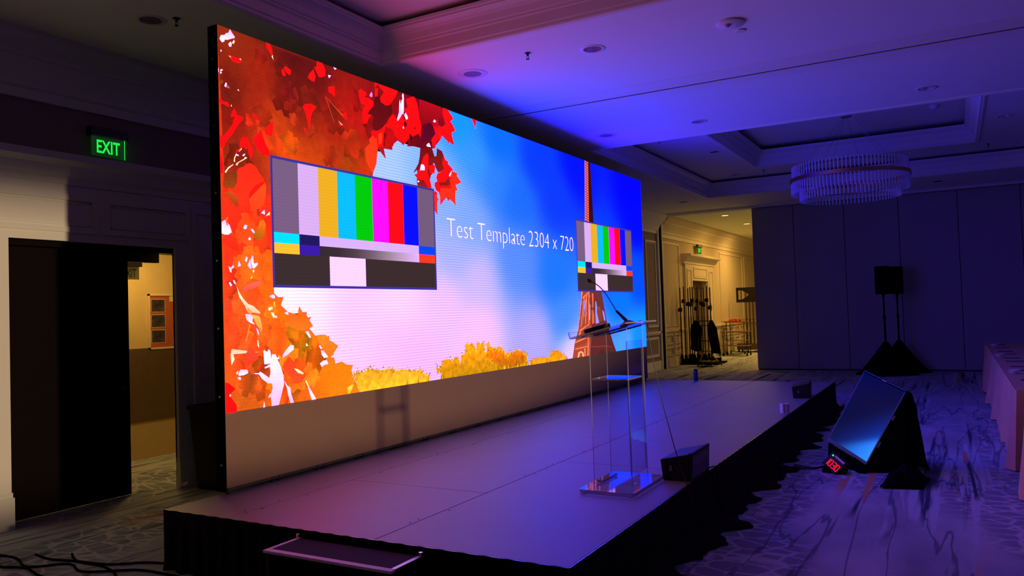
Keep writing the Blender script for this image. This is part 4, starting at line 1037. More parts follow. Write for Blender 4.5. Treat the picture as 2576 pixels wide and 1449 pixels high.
M_TAPE = mat('pale_edge_tape', (250, 236, 226), .6, var=.08, vscale=25)
def steps(y0, sgn, label):
    t = thing('stage_steps', (-1.31, y0 + sgn * .28, 0), label, 'steps', 'two tread step units at the stage ends')
    for k, (a, z) in enumerate(((.045, .368), (.315, .19))):
        ya, yb = y0 + sgn * a, y0 + sgn * (a + .27)
        tr = MB().box(-1.76, ya, z - .03, -.86, yb, z).build('tread', mat('step_carpet', (36, 31, 34), .9, bump=.3, bscale=200), t, bevel=.003)
        MB().box(-1.765, yb - sgn * .035, z - .012, -.855, yb + sgn * .004, z + .002).build('nosing_strip', M_TAPE, tr)
        MB().box(-1.765, ya, z - .012, -1.738, yb - sgn * .036, z + .002).build('side_strip', M_TAPE, tr)
        MB().box(-.882, ya, z - .012, -.855, yb - sgn * .036, z + .002).build('side_strip', M_ALU, tr)
    for x in (-1.75, -.90):
        MB().box(x, y0 + sgn * .05, 0, x + .03, y0 + sgn * .315, .34).box(x, y0 + sgn * .315, 0, x + .03, y0 + sgn * .58, .16).build('stringer', M_BLACK, t)
    for x in (-1.76, -.86):
        MB().tube([(x, y0 + sgn * .05, .37), (x, y0 + sgn * .05, .392)], .012, 8).build('bracket', M_CHROME, t)
    return t
steps(0.0, -1, 'black carpeted step unit with pale tape edges at the near stage end')
steps(8 * D, 1, 'dark step unit at the far stage end beyond the blue bottle')

# ------------------------------------------------------------------ acrylic lectern
def plate(name, parent, x0, y0, z0, x1, y1, z1, thin, M=None, bevel=.0015):
    m = MB()
    big = {'x': (3, 5), 'y': (2, 4), 'z': (0, 1)}[thin]
    m.box(x0, y0, z0, x1, y1, z1)
    m.m = [0 if i in big else 1 for i in range(6)]
    if M is not None: m.xform(M)
    return m.build(name, [M_ACRYL, M_EDGE], parent)
LECT = thing('lectern', (-.42, 1.76, ZT), 'clear acrylic lectern with sloped top standing on the stage', 'lectern')
# base plate with rounded corners
def rounded(x0, y0, x1, y1, r, n=5):
    out = []
    for cx, cy, a0 in ((x1 - r, y1 - r, 0), (x0 + r, y1 - r, 90), (x0 + r, y0 + r, 180), (x1 - r, y0 + r, 270)):
        for k in range(n + 1):
            a = math.radians(a0 + 90 * k / n); out.append((cx + r * math.cos(a), cy + r * math.sin(a)))
    return out
m = MB().prism(rounded(-.61, 1.43, -.205, 2.075, .035), 'z', ZT + .006, ZT + .032)
m.m = [0, 0] + [1] * (len(m.f) - 2)
m.build('base', [M_ACRYL, M_EDGE], LECT)
for x, y in ((-.57, 1.47), (-.245, 1.47), (-.57, 2.035), (-.245, 2.035)):
    MB().lathe([(.014, 0), (.014, .006)], (x, y, ZT), 10).build('foot', M_CHROME, LECT)
zb = ZT + .032
m = MB().prism([(1.0, 1.0)] * 3, 'y', 0, 0); m = MB()
for y in (1.635, 1.947):          # side cheeks with a scooped back edge
    poly = [(-.575, zb), (-.29, zb), (-.29, 1.542), (-.47, 1.500), (-.575, 1.477)]
    q = MB().prism(poly, 'y', y, y + .013); q.m = [0, 0] + [1] * len(poly)
    q.build('side_panel', [M_ACRYL, M_EDGE], LECT)
plate('front_panel', LECT, -.303, 1.649, zb + .07, -.29, 1.946, 1.44, 'x')
plate('shelf', LECT, -.570, 1.649, 1.165, -.306, 1.946, 1.177, 'z')
plate('floor_bar', LECT, -.56, 1.66, zb + .002, -.52, 1.935, zb + .022, 'z')
tilt = math.atan2(.098, .41)
Mt = Matrix.Translation((-.63, 0, 1.468)) @ Matrix.Rotation(-tilt, 4, 'Y')
TOPL = plate('top_panel', LECT, 0, 1.45, 0, .422, 2.07, .012, 'z', Mt)
plate('book_lip', TOPL, -.012, 1.45, 0, 0, 2.07, .05, 'x', Mt)
for y in (1.62, 1.90):
    q = MB().box(.10, y, -.012, .36, y + .012, -.001); q.xform(Mt); q.build('top_bracket', M_CHROME, TOPL)
for x, y in ((-.40, 1.6415), (-.40, 1.9535), (-.2965, 1.72), (-.2965, 1.88)):
    MB().lathe([(.008, 0), (.008, .004)], (x, y, zb), 8).build('screw', M_CHROME, LECT)

def on_top(x, y, h=.012):
    return Mt @ Vector((x, y, h))
M_MIC = mat('black_microphone', (10, 10, 14), .45)
p = on_top(.30, 1.80)
MIC = thing('gooseneck_microphone', p, 'thin black gooseneck microphone on the lectern top', 'microphone')
q = MB().lathe([(.060, 0), (.060, .006), (.050, .016), (.030, .028), (.016, .034)], (0, 0, 0), 20).xform(Matrix.Translation(p) @ Matrix.Rotation(-tilt, 4, 'Y'))
q.build('mic_base', M_MIC, MIC, smooth=True)
a0 = p + Vector((-.008, 0, .03)); tip = Vector((-.60, 1.78, 1.872))
pts = [a0, a0 + Vector((-.035, 0, .035)), a0 + Vector((-.075, -.004, .075))]
MB().tube(pts, [.013, .011, .009], 10).build('stem', M_MIC, MIC, smooth=True)
b0 = pts[-1]; pts2 = []
for k in range(13):
    t = k / 12
    c = b0.lerp(tip, t) + Vector((0, 0, .030 * math.sin(math.pi * t) + .012 * math.sin(math.pi * t) * t))
    pts2.append(c)
MB().tube(pts2, .0038, 8).build('gooseneck', M_MIC, MIC, smooth=True)
d = (pts2[-1] - pts2[-2]).normalized()
MB().tube([tip - d * .006, tip + d * .004, tip + d * .014, tip + d * .034, tip + d * .042], [.005, .011, .013, .013, .006], 10).build('mic_head', M_MIC, MIC, smooth=True)
cp = [on_top(.34, 1.80, .016), on_top(.40, 1.80, .018), on_top(.432, 1.80, .004), Vector((-.196, 1.81, 1.48)), Vector((-.165, 1.83, 1.25)), Vector((-.12, 1.87, .95)), Vector((-.065, 1.90, .68)), Vector((-.02, 1.915, .50)), Vector((.012, 1.92, .41)), Vector((.03, 1.92, .33)), Vector((.05, 1.92, .15)), Vector((.09, 1.92, .03))]
MB().tube(cp, .0035, 6).build('cable', mat('grey_cable', (70, 66, 64), .6), MIC, smooth=True)

p = on_top(.145, 1.60)
REM = thing('presenter_remote', p, 'chunky black remote unit lying on the sloped lectern top', 'remote control')
Mr = Mt @ Matrix.Translation((.145, 1.60, .012))
m = MB().prism(rounded(-.10, -.035, .10, .035, .028), 'z', 0, .036); m.xform(Mr); m.build('body', mat('remote_black', (8, 8, 10), .35), REM, bevel=.004)
m = MB()
for k in range(5): m.box(-.07 + .022 * k, -.012, .036, -.058 + .022 * k, .012, .039)
m.xform(Mr); m.build('buttons', M_MATTE, REM)
m = MB().lathe([(.012, 0), (.012, .004)], (0, 0, 0), 14).xform(Mr @ Matrix.Translation((.085, -.032, .018)) @ Matrix.Rotation(math.radians(75), 4, 'X')); m.build('end_cap', M_ALU, REM)

# ------------------------------------------------------------------ small things on the stage
M_BOX = mat('black_speaker_box', (17, 16, 18), .55, bump=.15, bscale=300, spec=.4)
def grille_mat():
    m = bpy.data.materials.new('speaker_grille'); m.use_nodes = True
    N, L = nodes(m); b = N['Principled BSDF']; b.inputs['Roughness'].default_value = .5
    tc = N.new('ShaderNodeTexCoord'); vo = N.new('ShaderNodeTexVoronoi'); vo.inputs['Scale'].default_value = 130; vo.inputs['Randomness'].default_value = 0
    mp_ = N.new('ShaderNodeMapping'); mp_.inputs['Rotation'].default_value = (math.radians(45), 0, 0)
    L.new(tc.outputs['Object'], mp_.inputs[0]); L.new(mp_.outputs[0], vo.inputs['Vector'])
    r = N.new('ShaderNodeValToRGB'); e = r.color_ramp.elements; e[0].position = .35; e[1].position = .5; e[0].color = (.004, .004, .004, 1); e[1].color = (.11, .10, .09, 1)
    L.new(vo.outputs['Distance'], r.inputs[0]); L.new(r.outputs[0], b.inputs['Base Color'])
    return m
M_GRILLE = grille_mat()
def wedge(loc, label, name='stage_monitor', sx=1.0, rz=0.0):
    t = thing(name, loc, label, 'speaker', 'wedge speakers on the stage edge', rz)
    T = Matrix.Translation(loc) @ Matrix.Rotation(rz, 4, 'Z')
    w = .235 * sx
    lowq = [(-.10, -w, 0), (.095, -w, 0), (.095, w, 0), (-.10, w, 0)]
    high = [(-.115, -w, .150), (.105, -w, .198), (.105, w, .198), (-.115, w, .150)]
    MB().hull8(lowq, high).xform(T).build('cabinet', M_BOX, t, bevel=.008)
    MB().hull8([(.092, -w - .002, -.0), (.112, -w - .002, -.0), (.112, w + .002, 0), (.092, w + .002, 0)], [(.102, -w - .002, .203), (.122, -w - .002, .203), (.122, w + .002, .203), (.102, w + .002, .203)]).xform(T).build('front_frame', M_BOX, t)
    MB().hull8([(.112, -w + .022, .02), (.1155, -w + .022, .02), (.1155, w - .022, .02), (.112, w - .022, .02)], [(.119, -w + .022, .183), (.1245, -w + .022, .183), (.1245, w - .022, .183), (.119, w - .022, .183)]).xform(T).build('grille', M_GRILLE, t)
    MB().box(-.045, -w - .006, .07, -.025, -w, .11).xform(T).build('side_socket', M_ALU, t)
    MB().box(.01, -w - .006, .085, .018, -w, .093).xform(T).build('side_knob', M_ALU, t)
    return t
wedge((-.113, 2.29, ZT), 'black wedge speaker beside the clear lectern')
wedge((-.14, 7.62, ZT), 'black wedge speaker at the far end of the stage edge', sx=.9, rz=.12)
m = MB().tube([(.0, 2.53, .42), (.03, 2.55, .43), (.05, 2.57, .38), (.052, 2.575, .20), (.07, 2.58, .05)], .005, 6)
m2 = m.build('speaker_cable', M_MATTE, smooth=True); tag(m2, 'black cable dropping over the stage edge beside the wedge speaker', 'cable')

TP = thing('tape_roll', (-.06, 5.95, ZT), 'white roll of tape standing on the stage edge', 'tape roll')
m = MB().lathe([(.030, 0), (.052, 0), (.052, .105), (.030, .105), (.030, 0)], (-.06, 5.95, ZT), 28, cap=False); m.build('tape_winding', mat('white_tape', (214, 204, 222), .5), TP, smooth=True)
MB().box(-.064, 5.8965, ZT + .004, -.050, 5.899, ZT + .103).build('loose_end', mat('tape_end', (92, 78, 104), .6), TP)
BT = thing('water_bottle', (-2.17, 9.62, ZT), 'blue metal water bottle at the far stage edge', 'bottle')
MB().lathe([(.033, 0), (.036, .006), (.036, .15), (.031, .165)], (-2.17, 9.62, ZT), 20).build('bottle_body', mat('blue_steel', (18, 70, 120), .3, .6), BT, smooth=True)
MB().lathe([(.030, .165), (.031, .17), (.031, .195), (.026, .20)], (-2.17, 9.62, ZT), 20).build('bottle_cap', mat('dark_cap', (16, 26, 44), .4), BT, smooth=True)

# ------------------------------------------------------------------ confidence monitor, timer
TV = thing('floor_monitor', (.95, 5.1, 0), 'black flat screen monitor propped on the floor under a black cloth', 'monitor')
BRc, BLc, TRc = Vector((.885, 4.86, .07)), Vector((.49, 5.22, .235)), Vector((1.235, 4.97, .80))
e1 = BLc - BRc; e2 = TRc - BRc
nn = e2.cross(e1).normalized()
if nn.dot(CAM_POS - BRc) < 0: nn = -nn
e1n, e2n = e1.normalized(), e2.normalized()
e2n = (e2n - e1n * e2n.dot(e1n)).normalized()
def tvp(a, b, c): return BRc + e1n * a + e2n * b + nn * c
w_, h_ = e1.length, e2.length
def tvbox(name, a0, b0, c0, a1, b1, c1, material, parent):
    lo_ = [tvp(a0, b0, c0), tvp(a1, b0, c0), tvp(a1, b1, c0), tvp(a0, b1, c0)]; hi_ = [tvp(a0, b0, c1), tvp(a1, b0, c1), tvp(a1, b1, c1), tvp(a0, b1, c1)]
    return MB().hull8(lo_, hi_).build(name, material, parent)
tvbox('housing', 0, 0, -.05, w_, h_, 0, mat('gloss_black', (8, 8, 10), .2), TV)
def tv_screen():
    m = bpy.data.materials.new('monitor_picture'); m.use_nodes = True
    N, L = nodes(m); b = N['Principled BSDF']; b.inputs['Roughness'].default_value = .2; b.inputs['Specular IOR Level'].default_value = .12; b.inputs['Base Color'].default_value = (.004, .004, .006, 1)
    at = N.new('ShaderNodeVertexColor'); at.layer_name = 'picture'
    L.new(at.outputs['Color'], b.inputs['Emission Color']); b.inputs['Emission Strength'].default_value = 1.0
    return m
NV = 24; vs = []; cs = []; fs = []
for i in range(NV + 1):
    for j in range(NV + 1):
        a, b = i / NV, j / NV
        q = tvp(.014 + (w_ - .028) * a, .03 + (h_ - .044) * b, .001); vs.append(q)
        # blue desktop picture with a sweeping wave, brightest at the low near corner
        s = b + .55 * a
        k = max(0.0, 1 - s / .86) ; wv_ = 1 / (1 + math.exp((s - .30 - .1 * a) * 40))
        g = np.array(lin((4, 2, 34))) * (1 - .6 * a) * (.5 + .5 * max(0, 1 - b)) + np.array(lin((10, 60, 205))) * (k ** 1.6) * (1 - .75 * a) + np.array(lin((40, 140, 240))) * wv_ * (1 - a) ** 1.2 * .75
        cs.append((*g, 1))
for i in range(NV):
    for j in range(NV): fs.append((i * (NV + 1) + j, (i + 1) * (NV + 1) + j, (i + 1) * (NV + 1) + j + 1, i * (NV + 1) + j + 1))
o = MB().add(vs, fs).build('display', tv_screen(), TV)
ca = o.data.color_attributes.new('picture', 'FLOAT_COLOR', 'POINT'); ca.data.foreach_set('color', np.array(cs, dtype=np.float32).ravel())
tvbox('bottom_bezel', 0, 0, 0, w_, .028, .004, mat('bezel_blue_black', (14, 22, 40), .25), TV)
tvbox('side_port', -.004, .20, -.035, .0, .26, -.01, M_WHITE, TV)
tvbox('side_port', -.004, .50, -.035, .0, .55, -.01, M_WHITE, TV)
tvbox('badge', w_ * .45, h_ - .012, .0, w_ * .55, h_ - .006, .003, M_WHITE, TV)
MB().box(.75, 5.05, 0, 1.15, 5.55, .10).box(.88, 5.2, .1, 1.06, 5.5, .45).build('floor_stand', M_MATTE, TV)
# black cloth over the back and right side of the monitor
CL = bpy.data.objects
def cloth_strip(name, rows_, label, cat, material, thick=.004):
    m = MB(); n = len(rows_[0]); vs = [p_ for r_ in rows_ for p_ in r_]
    fs = [(i * n + j, (i + 1) * n + j, (i + 1) * n + j + 1, i * n + j + 1) for i in range(len(rows_) - 1) for j in range(n - 1)]
    o = m.add(vs, fs).build(name, material, smooth=True)
    s_ = o.modifiers.new('subdivision', 'SUBSURF'); s_.levels = 1; s_.render_levels = 2
    sd = o.modifiers.new('thickness', 'SOLIDIFY'); sd.thickness = thick
    return tag(o, label, cat)
def drape_profile(t):
    """cloth section behind the screen: from the top edge over the back down to the carpet"""
    top = tvp(w_ * t, h_ + .006, -.004)
    pts = [tvp(w_ * t, h_ - .02, .004), top, tvp(w_ * t, h_ + .004, -.06)]
    for f_, (a_, d_) in enumerate(((.06, .80), (.10, .55), (.13, .28), (.16, .012), (.22, .012))):
        pts.append(Vector((top.x + a_ * .75, top.y + a_ * 1.1 + .02 * math.sin(9 * t + f_), top.z * d_ if d_ > .05 else d_)))
    return pts
rows_ = [drape_profile(-.05 + 1.12 * r / 9) for r in range(10)]
dr = cloth_strip('monitor_drape', rows_, 'black cloth draped over the back of the floor monitor', 'cloth', M_BCLOTH)
rows_ = []
for r in range(12):         # side fall of the cloth, from the lower near corner to behind the upper corner
    t = r / 11
    top = tvp(-.006, h_ * min(1.0, t * 1.16), -.03) if t < .86 else Vector((1.245 + (t - .86) * .75, 5.0 + (t - .86) * .1, .80 - (t - .86) * 1.1))
    fold = .016 * math.sin(r * 2.2)
    rows_.append([Vector((top.x + fold * k / 6 + .012 * (k / 6) * math.sin(r), top.y - .05 * (k / 6) + fold * (k / 6), max(.012, top.z * (1 - k / 6)))) for k in range(7)])
sd_ = cloth_strip('side_fall', rows_, 'black cloth falling down the right side of the floor monitor', 'cloth', M_BCLOTH)
rows_ = []
for r in range(6):          # front apron of cloth below the screen
    row = []
    for i in range(12):
        t = i / 11
        b_ = tvp(w_ * (.92 - 1.02 * t) + .02, -.01, -.004)
        v = Vector((b_.x, b_.y, b_.z * (1 - r / 5))) + Vector((-.01, -.035, 0)) * (r / 5) * (1 + .6 * math.sin(i * 1.7)) 
        v.z = max(v.z, .01); row.append(v)
    rows_.append(row)
for r in range(2):
    rows_.append([v + Vector((-.012 + .03 * math.sin(i * 1.1), -.03 * (r + 1), 0)) for i, v in enumerate(rows_[5])])
ap_ = cloth_strip('front_apron', rows_, 'black cloth apron hanging below the floor monitor screen', 'cloth', M_BCLOTH)
for o_ in (sd_, ap_):
    del o_['category']; o_.parent = dr; o_.matrix_parent_inverse = world_of(dr).inverted()
m = MB(); rr = random.Random(4)
rows_ = []
for r in range(7):
    row = []
    for i in range(9):
        u, v = i / 8 - .5, r / 6 - .5
        row.append(Vector((1.245 + u * .34 + v * .05, 4.46 + v * .52 + u * .08, .012 + .15 * max(0, 1 - (abs(u) * 2) ** 2) * max(0, 1 - (abs(v) * 2) ** 2) * (1 + .5 * math.sin(i * 2.1 + r * 1.7)))))
    rows_.append(row)
cloth_strip('cloth_heap', rows_, 'crumpled end of black cloth lying on the carpet beside the monitor', 'cloth', M_BCLOTH)

# seven segment timer
TM = thing('stage_timer', (.60, 4.72, 0), 'small black box timer with glowing red digits and a green light', 'timer')
tc_ = Vector((.612, 4.70, .098)); tn = Vector((-.30, -.78, .55)).normalized(); tu = Vector((.66, -.05, -.60)); tu = (tu - tn * tu.dot(tn)).normalized(); tv_ = tn.cross(tu).normalized()
if tv_.z < 0: tv_ = -tv_
def tmp(a, b, c): return tc_ + tu * a + tv_ * b + tn * c
def tmbox(a0, b0, c0, a1, b1, c1, m):
    lo_ = [tmp(a0, b0, c0), tmp(a1, b0, c0), tmp(a1, b1, c0), tmp(a0, b1, c0)]; hi_ = [tmp(a0, b0, c1), tmp(a1, b0, c1), tmp(a1, b1, c1), tmp(a0, b1, c1)]
    return m.hull8(lo_, hi_)
tmbox(-.10, -.075, -.06, .10, .085, 0, MB()).build('case', M_BLACK, TM, bevel=.004)
M_RED = mat('red_segment', (60, 0, 0), .5, emit=(255, 20, 30), estr=1.8)
SEG = {'0': 'abcdef', '1': 'bc', '3': 'abcdg', '2': 'abged'}
def digit(ch, a, b, s):
    m = MB(); t = s * .17; h = s
    seg_ = {'a': (0, 2 * h - t, s, 2 * h), 'g': (0, h - t / 2, s, h + t / 2), 'd': (0, 0, s, t), 'f': (0, h, t, 2 * h), 'b': (s - t, h, s, 2 * h), 'e': (0, 0, t, h), 'c': (s - t, 0, s, h)}
    for k in SEG[ch]:
        x0, y0, x1, y1 = seg_[k]; tmbox(a + x0, b + y0, .0005, a + x1, b + y1, .003, m)
    return m.build('digit', M_RED, TM)
for k, ch in enumerate('1030'): digit(ch, -.085 + .044 * k, -.052, .034)
tmbox(-.072, .046, .0005, -.056, .060, .004, MB()).build('green_light', mat('green_led', (0, 60, 20), .4, emit=(20, 230, 80), estr=2.0), TM)
tmbox(-.04, .052, -.03, .085, .07, .004, MB()).build('top_bar', M_ALU, TM)
MB().box(.50, 4.70, 0, .72, 4.86, .03).box(.52, 4.74, .03, .70, 4.82, .06).build('timer_base', M_MATTE, TM)
for k in range(2):
    o = MB().tube([(.53, 4.76 + .05 * k, .05), (.42, 4.80 + .06 * k, .012), (.30, 4.78 + .1 * k, .008), (.20, 4.90 + .08 * k, .008)], .006, 6).build('timer_cable', M_MATTE, smooth=True)
    tag(o, ('front' if k == 0 else 'rear') + ' black cable running from the red timer to the stage', 'cable', 'timer cables')

# ------------------------------------------------------------------ speakers on draped stands at the partition
def pa(x, y, label):
    t = thing('pa_speaker', (x, y, 0), label, 'speaker', 'speakers on draped stands by the partition')
    MB().lathe([(.022, .6), (.022, 1.25), (.034, 1.26), (.034, 1.33), (.019, 1.34), (.019, 1.72), (.03, 1.73), (.03, 1.79), (.018, 1.80)], (x, y, 0), 12).build('pole', M_MATTE, t, smooth=True)
    n = 4; vs = []
    prof = [(.66, .008), (.50, .14), (.34, .33), (.20, .52), (.10, .66), (.045, .74)]
    for r, z in prof:
        for k in range(16):
            a = 2 * math.pi * k / 16 + math.pi / 16 * 0
            sq = 1.0 / (abs(math.cos(a)) + abs(math.sin(a)))     # four cornered tent turned on its point
            vs.append((x + r * sq * math.cos(a), y + .62 * r * sq * math.sin(a), z))
    fs = [(i * 16 + k, i * 16 + (k + 1) % 16, i * 16 + 16 + (k + 1) % 16, i * 16 + 16 + k) for i in range(len(prof) - 1) for k in range(16)]
    MB().add(vs, fs).build('stand_drape', M_MATTE, t, smooth=True)
    MB().hull8([(x - .15, y - .17, 1.80), (x + .15, y - .17, 1.80), (x + .12, y + .15, 1.80), (x - .12, y + .15, 1.80)], [(x - .15, y - .17, 2.42), (x + .15, y - .17, 2.42), (x + .12, y + .15, 2.42), (x - .12, y + .15, 2.42)]).build('cabinet', M_MATTE, t, bevel=.01)
    MB().box(x - .135, y - .176, 1.82, x + .135, y - .168, 2.40).build('grille', M_MATTE, t)
pa(.327, 15.76, 'left of the two black speakers on draped stands by the partition')
pa(.56, 16.44, 'right of the two black speakers on draped stands by the partition')

# ------------------------------------------------------------------ banquet tables along the right side
M_LINEN = mat('peach_linen', (240, 186, 146), .85, var=.04, bump=.15, bscale=250, spec=.1)
M_WOOD = mat('plywood_table', (120, 90, 62), .7, var=.1)
def cloth(x0, y0, x1, y1, ztop, seed, tight=(True, True)):
    rnd = random.Random(seed); m = MB()
    per = []
    def side(a, b, n, nx, ny):
        for k in range(n):
            t = k / n; per.append((a[0] + (b[0] - a[0]) * t, a[1] + (b[1] - a[1]) * t, nx, ny))
    nl, ns = 56, 26
    side((x0, y0), (x1, y0), ns, 0, -1); side((x1, y0), (x1, y1), nl, 1, 0); side((x1, y1), (x0, y1), ns, 0, 1); side((x0, y1), (x0, y0), nl, -1, 0)
    n = len(per); R_ = 7; vs = []; ph = rnd.uniform(0, 6); s = 0.0
    for i, (px, py, nx, ny) in enumerate(per):
        wv_ = math.sin(i * .62 + ph + 1.1 * math.sin(i * .21)) ; w2 = math.sin(i * 1.31 + ph * 2)
        corner = min((abs(px - cx) + abs(py - cy)) for cx in (x0, x1) for cy in (y0, y1))
        cf = max(0, 1 - corner / .22)
        for r in range(R_):
            t = r / (R_ - 1)
            o = .004 + t * .018 + (t ** 1.3) * (.030 * wv_ + .014 * w2 + .02) + cf * .07 * t
            if ny and tight[0 if ny < 0 else 1]: o = .003
            ddx = nx * o + (0 if nx else (math.copysign(1, px - (x0 + x1) / 2) * cf * .05 * t * (0 if (ny and tight[0 if ny < 0 else 1]) else 1))); ddy = ny * o + (0 if ny else (math.copysign(1, py - (y0 + y1) / 2) * (0 if tight[0 if py < (y0 + y1) / 2 else 1] else 1) * cf * .05 * t))
            vs.append((px + ddx, py + ddy, ztop - (ztop - .012) * t - (0 if r else -.002)))
    fs = [(i * R_ + r, ((i + 1) % n) * R_ + r, ((i + 1) % n) * R_ + r + 1, i * R_ + r + 1) for i in range(n) for r in range(R_ - 1)]
    m.add(vs, fs)
    m.add([(x0, y0, ztop + .002), (x1, y0, ztop + .002), (x1, y1, ztop + .002), (x0, y1, ztop + .002)], [(0, 1, 2, 3)])
    o = m.build('tablecloth', M_LINEN, smooth=True)
    return o
TABS = [(2.55, 4.28), (5.45, 7.22), (7.24, 9.01), (9.03, 10.80), (10.82, 12.59), (12.61, 14.30)]
pos = ['nearest', 'second nearest', 'third', 'fourth', 'fifth', 'farthest']
for k, (a, b) in enumerate(TABS):
    t = thing('banquet_table', (2.55, (a + b) / 2, 0), 'folding banquet table under peach cloth, %s of the right row' % pos[k], 'table', 'banquet tables along the right')
    MB().box(2.20, a + .02, .725, 2.92, b - .02, .752).build('table_top', M_WOOD, t)
    for x in (2.30, 2.82):
        for y in (a + .25, b - .25): MB().tube([(x, y, 0), (x, y, .725)], .014, 8).build('leg', M_ALU, t)
    tag(cloth(2.185, a, 2.935, b, .757, k + 3, (k > 1, 0 < k < 5)), 'peach linen cloth to the floor, %s of the right row tables' % pos[k], 'tablecloth', 'peach tablecloths')
M_PAD = mat('lilac_notepad', (92, 78, 104), .8)
ords = ['nearest', 'second', 'third', 'fourth', 'fifth', 'sixth', 'seventh', 'eighth', 'ninth', 'farthest']
for k, y in enumerate((5.80, 6.45, 7.75, 8.35, 9.3, 9.95, 10.9, 11.55, 12.7, 13.75)):
    tag(MB().box(2.29, y, .760, 2.50, y + .15, .766).build('notepad', M_PAD), 'dark lilac notepad on the peach tables, %s along the row' % ords[k], 'notepad', 'notepads on the tables')
    o = MB().tube([(2.33, y + .05, .770), (2.335, y + .05, .771), (2.47, y + .065, .771), (2.48, y + .066, .770)], .004, 8).build('pen', M_CHROME, smooth=True)
    tag(o, 'shiny pen lying on the notepad %s along the row' % ords[k], 'pen', 'pens on the notepads')
for k, (x, y) in enumerate(((2.27, 7.35), (2.255, 10.34), (2.30, 13.24))):
    t = thing('candy_dish', (x, y, .759), 'small glass dish of wrapped sweets, %s of three on the tables' % ('nearest', 'middle', 'farthest')[k], 'dish', 'glass dishes on the tables')
    MB().lathe([(.035, 0), (.04, .004), (.055, .022), (.075, .045), (.072, .046), (.05, .024), (.03, .010)], (x, y, .760), 18).build('bowl', M_CRYSTAL, t, smooth=True)
    rr = random.Random(k)
    for j in range(7):
        a = rr.uniform(0, 6.28); d_ = rr.uniform(0, .035)
        MB().tube([(x + d_ * math.cos(a) - .012, y + d_ * math.sin(a), .782), (x + d_ * math.cos(a), y + d_ * math.sin(a), .79 + rr.uniform(0, .015)), (x + d_ * math.cos(a) + .012, y + d_ * math.sin(a), .782)], [.003, .010, .003], 6).build('sweet', M_CHROME, t)

# ------------------------------------------------------------------ chandelier
CHX, CHY = .215, 11.07
CH = thing('chandelier', (CHX, CHY, 3.45), 'wide round chandelier of clear crystal rods with a brass band', 'chandelier')
MB().lathe([(.075, ZC3 - .09), (.09, ZC3 - .085), (.09, ZC3 - .005), (.08, ZC3)], (CHX, CHY, 0), 24).build('canopy', mat('chrome_canopy', (200, 196, 200), .25, 1.0), CH, smooth=True)
for k in range(6):
    a = 2 * math.pi * (k + .3) / 6
    MB().tube([(CHX + .05 * math.cos(a), CHY + .05 * math.sin(a), ZC3 - .09), (CHX + .78 * math.cos(a), CHY + .78 * math.sin(a), 4.0)], .0028, 5).build('suspension_cable', M_ALU, CH)
MB().lathe([(.955, 3.752), (.962, 3.752), (.962, 3.815), (.955, 3.815), (.955, 3.752)], (CHX, CHY, 0), 96, cap=False).build('brass_band', M_BRASS, CH, smooth=True)
MB().lathe([(.74, 3.99), (.86, 3.99), (.86, 4.0), (.74, 4.0), (.74, 3.99)], (CHX, CHY, 0), 64, cap=False).build('top_ring', M_ALU, CH, smooth=True)
MB().lathe([(.70, 3.60), (.80, 3.60), (.80, 3.61), (.70, 3.61), (.70, 3.60)], (CHX, CHY, 0), 64, cap=False).build('inner_ring', M_ALU, CH, smooth=True)
def rod_mesh(name, h):
    me_ = bpy.data.meshes.new(name); bm = bmesh.new()
    n = 6; r = .0125
    vb = [bm.verts.new((r * math.cos(2 * math.pi * k / n), r * math.sin(2 * math.pi * k / n), 0)) for k in range(n)]; vt = [bm.verts.new((v.co.x, v.co.y, h)) for v in vb]
    bm.faces.new(reversed(vb)); bm.faces.new(vt)
    for k in range(n): bm.faces.new((vb[k], vb[(k + 1) % n], vt[(k + 1) % n], vt[k]))
    bm.to_mesh(me_); bm.free(); me_.materials.append(M_CRYSTAL); return me_
RA, RB, RC = rod_mesh('crystal_rod_upper', .20), rod_mesh('crystal_rod_lower', .20), rod_mesh('crystal_rod_inner', .19)
for (R_, z, n, me_) in ((.915, 3.825, 92, RA), (.935, 3.545, 96, RB), (.80, 3.43, 80, RC)):
    for k in range(n):
        a = 2 * math.pi * k / n
        o = bpy.data.objects.new('crystal_rod', me_); COL.objects.link(o)
        o.location = (CHX + R_ * math.cos(a), CHY + R_ * math.sin(a), z); o.rotation_euler = (0, 0, a)
        o.parent = CH; o.matrix_parent_inverse = world_of(CH).inverted()

# ------------------------------------------------------------------ ceiling fittings
def downlight(x, y, z, label):
    t = thing('downlight', (x, y, z), label, 'downlight', 'recessed downlights')
    MB().lathe([(.090, -.005), (.122, -.005), (.128, .0), (.090, .0), (.090, -.005)], (x, y, z), 28, cap=False).build('trim_ring', M_WHITE, t, smooth=True)
    MB().lathe([(.0905, 0), (.086, .07), (.072, .15), (.03, .18), (.0005, .182)], (x, y, z), 28, cap=False).build('reflector', mat('satin_reflector', (220, 214, 216), .3, .7), t, smooth=True)
lab1 = ['recessed downlight in the lit soffit near the round ceiling speaker', 'recessed downlight in the soffit above the frame', 'recessed downlight in the soffit before the tray, nearer the LED wall', 'recessed downlight in the soffit before the tray, nearer the right side', 'dark downlight over the wall beside the partition opening', 'dark downlight over the service door', 'dark downlight behind the LED wall', 'downlight hidden over the partition']
for (x, y), l_ in zip(DOWN, lab1):
    if (x, y) in ((1.52, 3.41), (-3.95, 5.2), (1.5, 15.6)): continue
    downlight(x, y, ZC, l_)
lab2 = ['downlight in the far tray left of the chandelier', 'downlight in the far tray right of the chandelier', 'small downlight in the far tray corner at the frame edge', 'small downlight in the dark left corner of the far tray']
for (x, y), l_ in zip(DOWN2[:4], lab2): downlight(x, y, ZC2, l_)
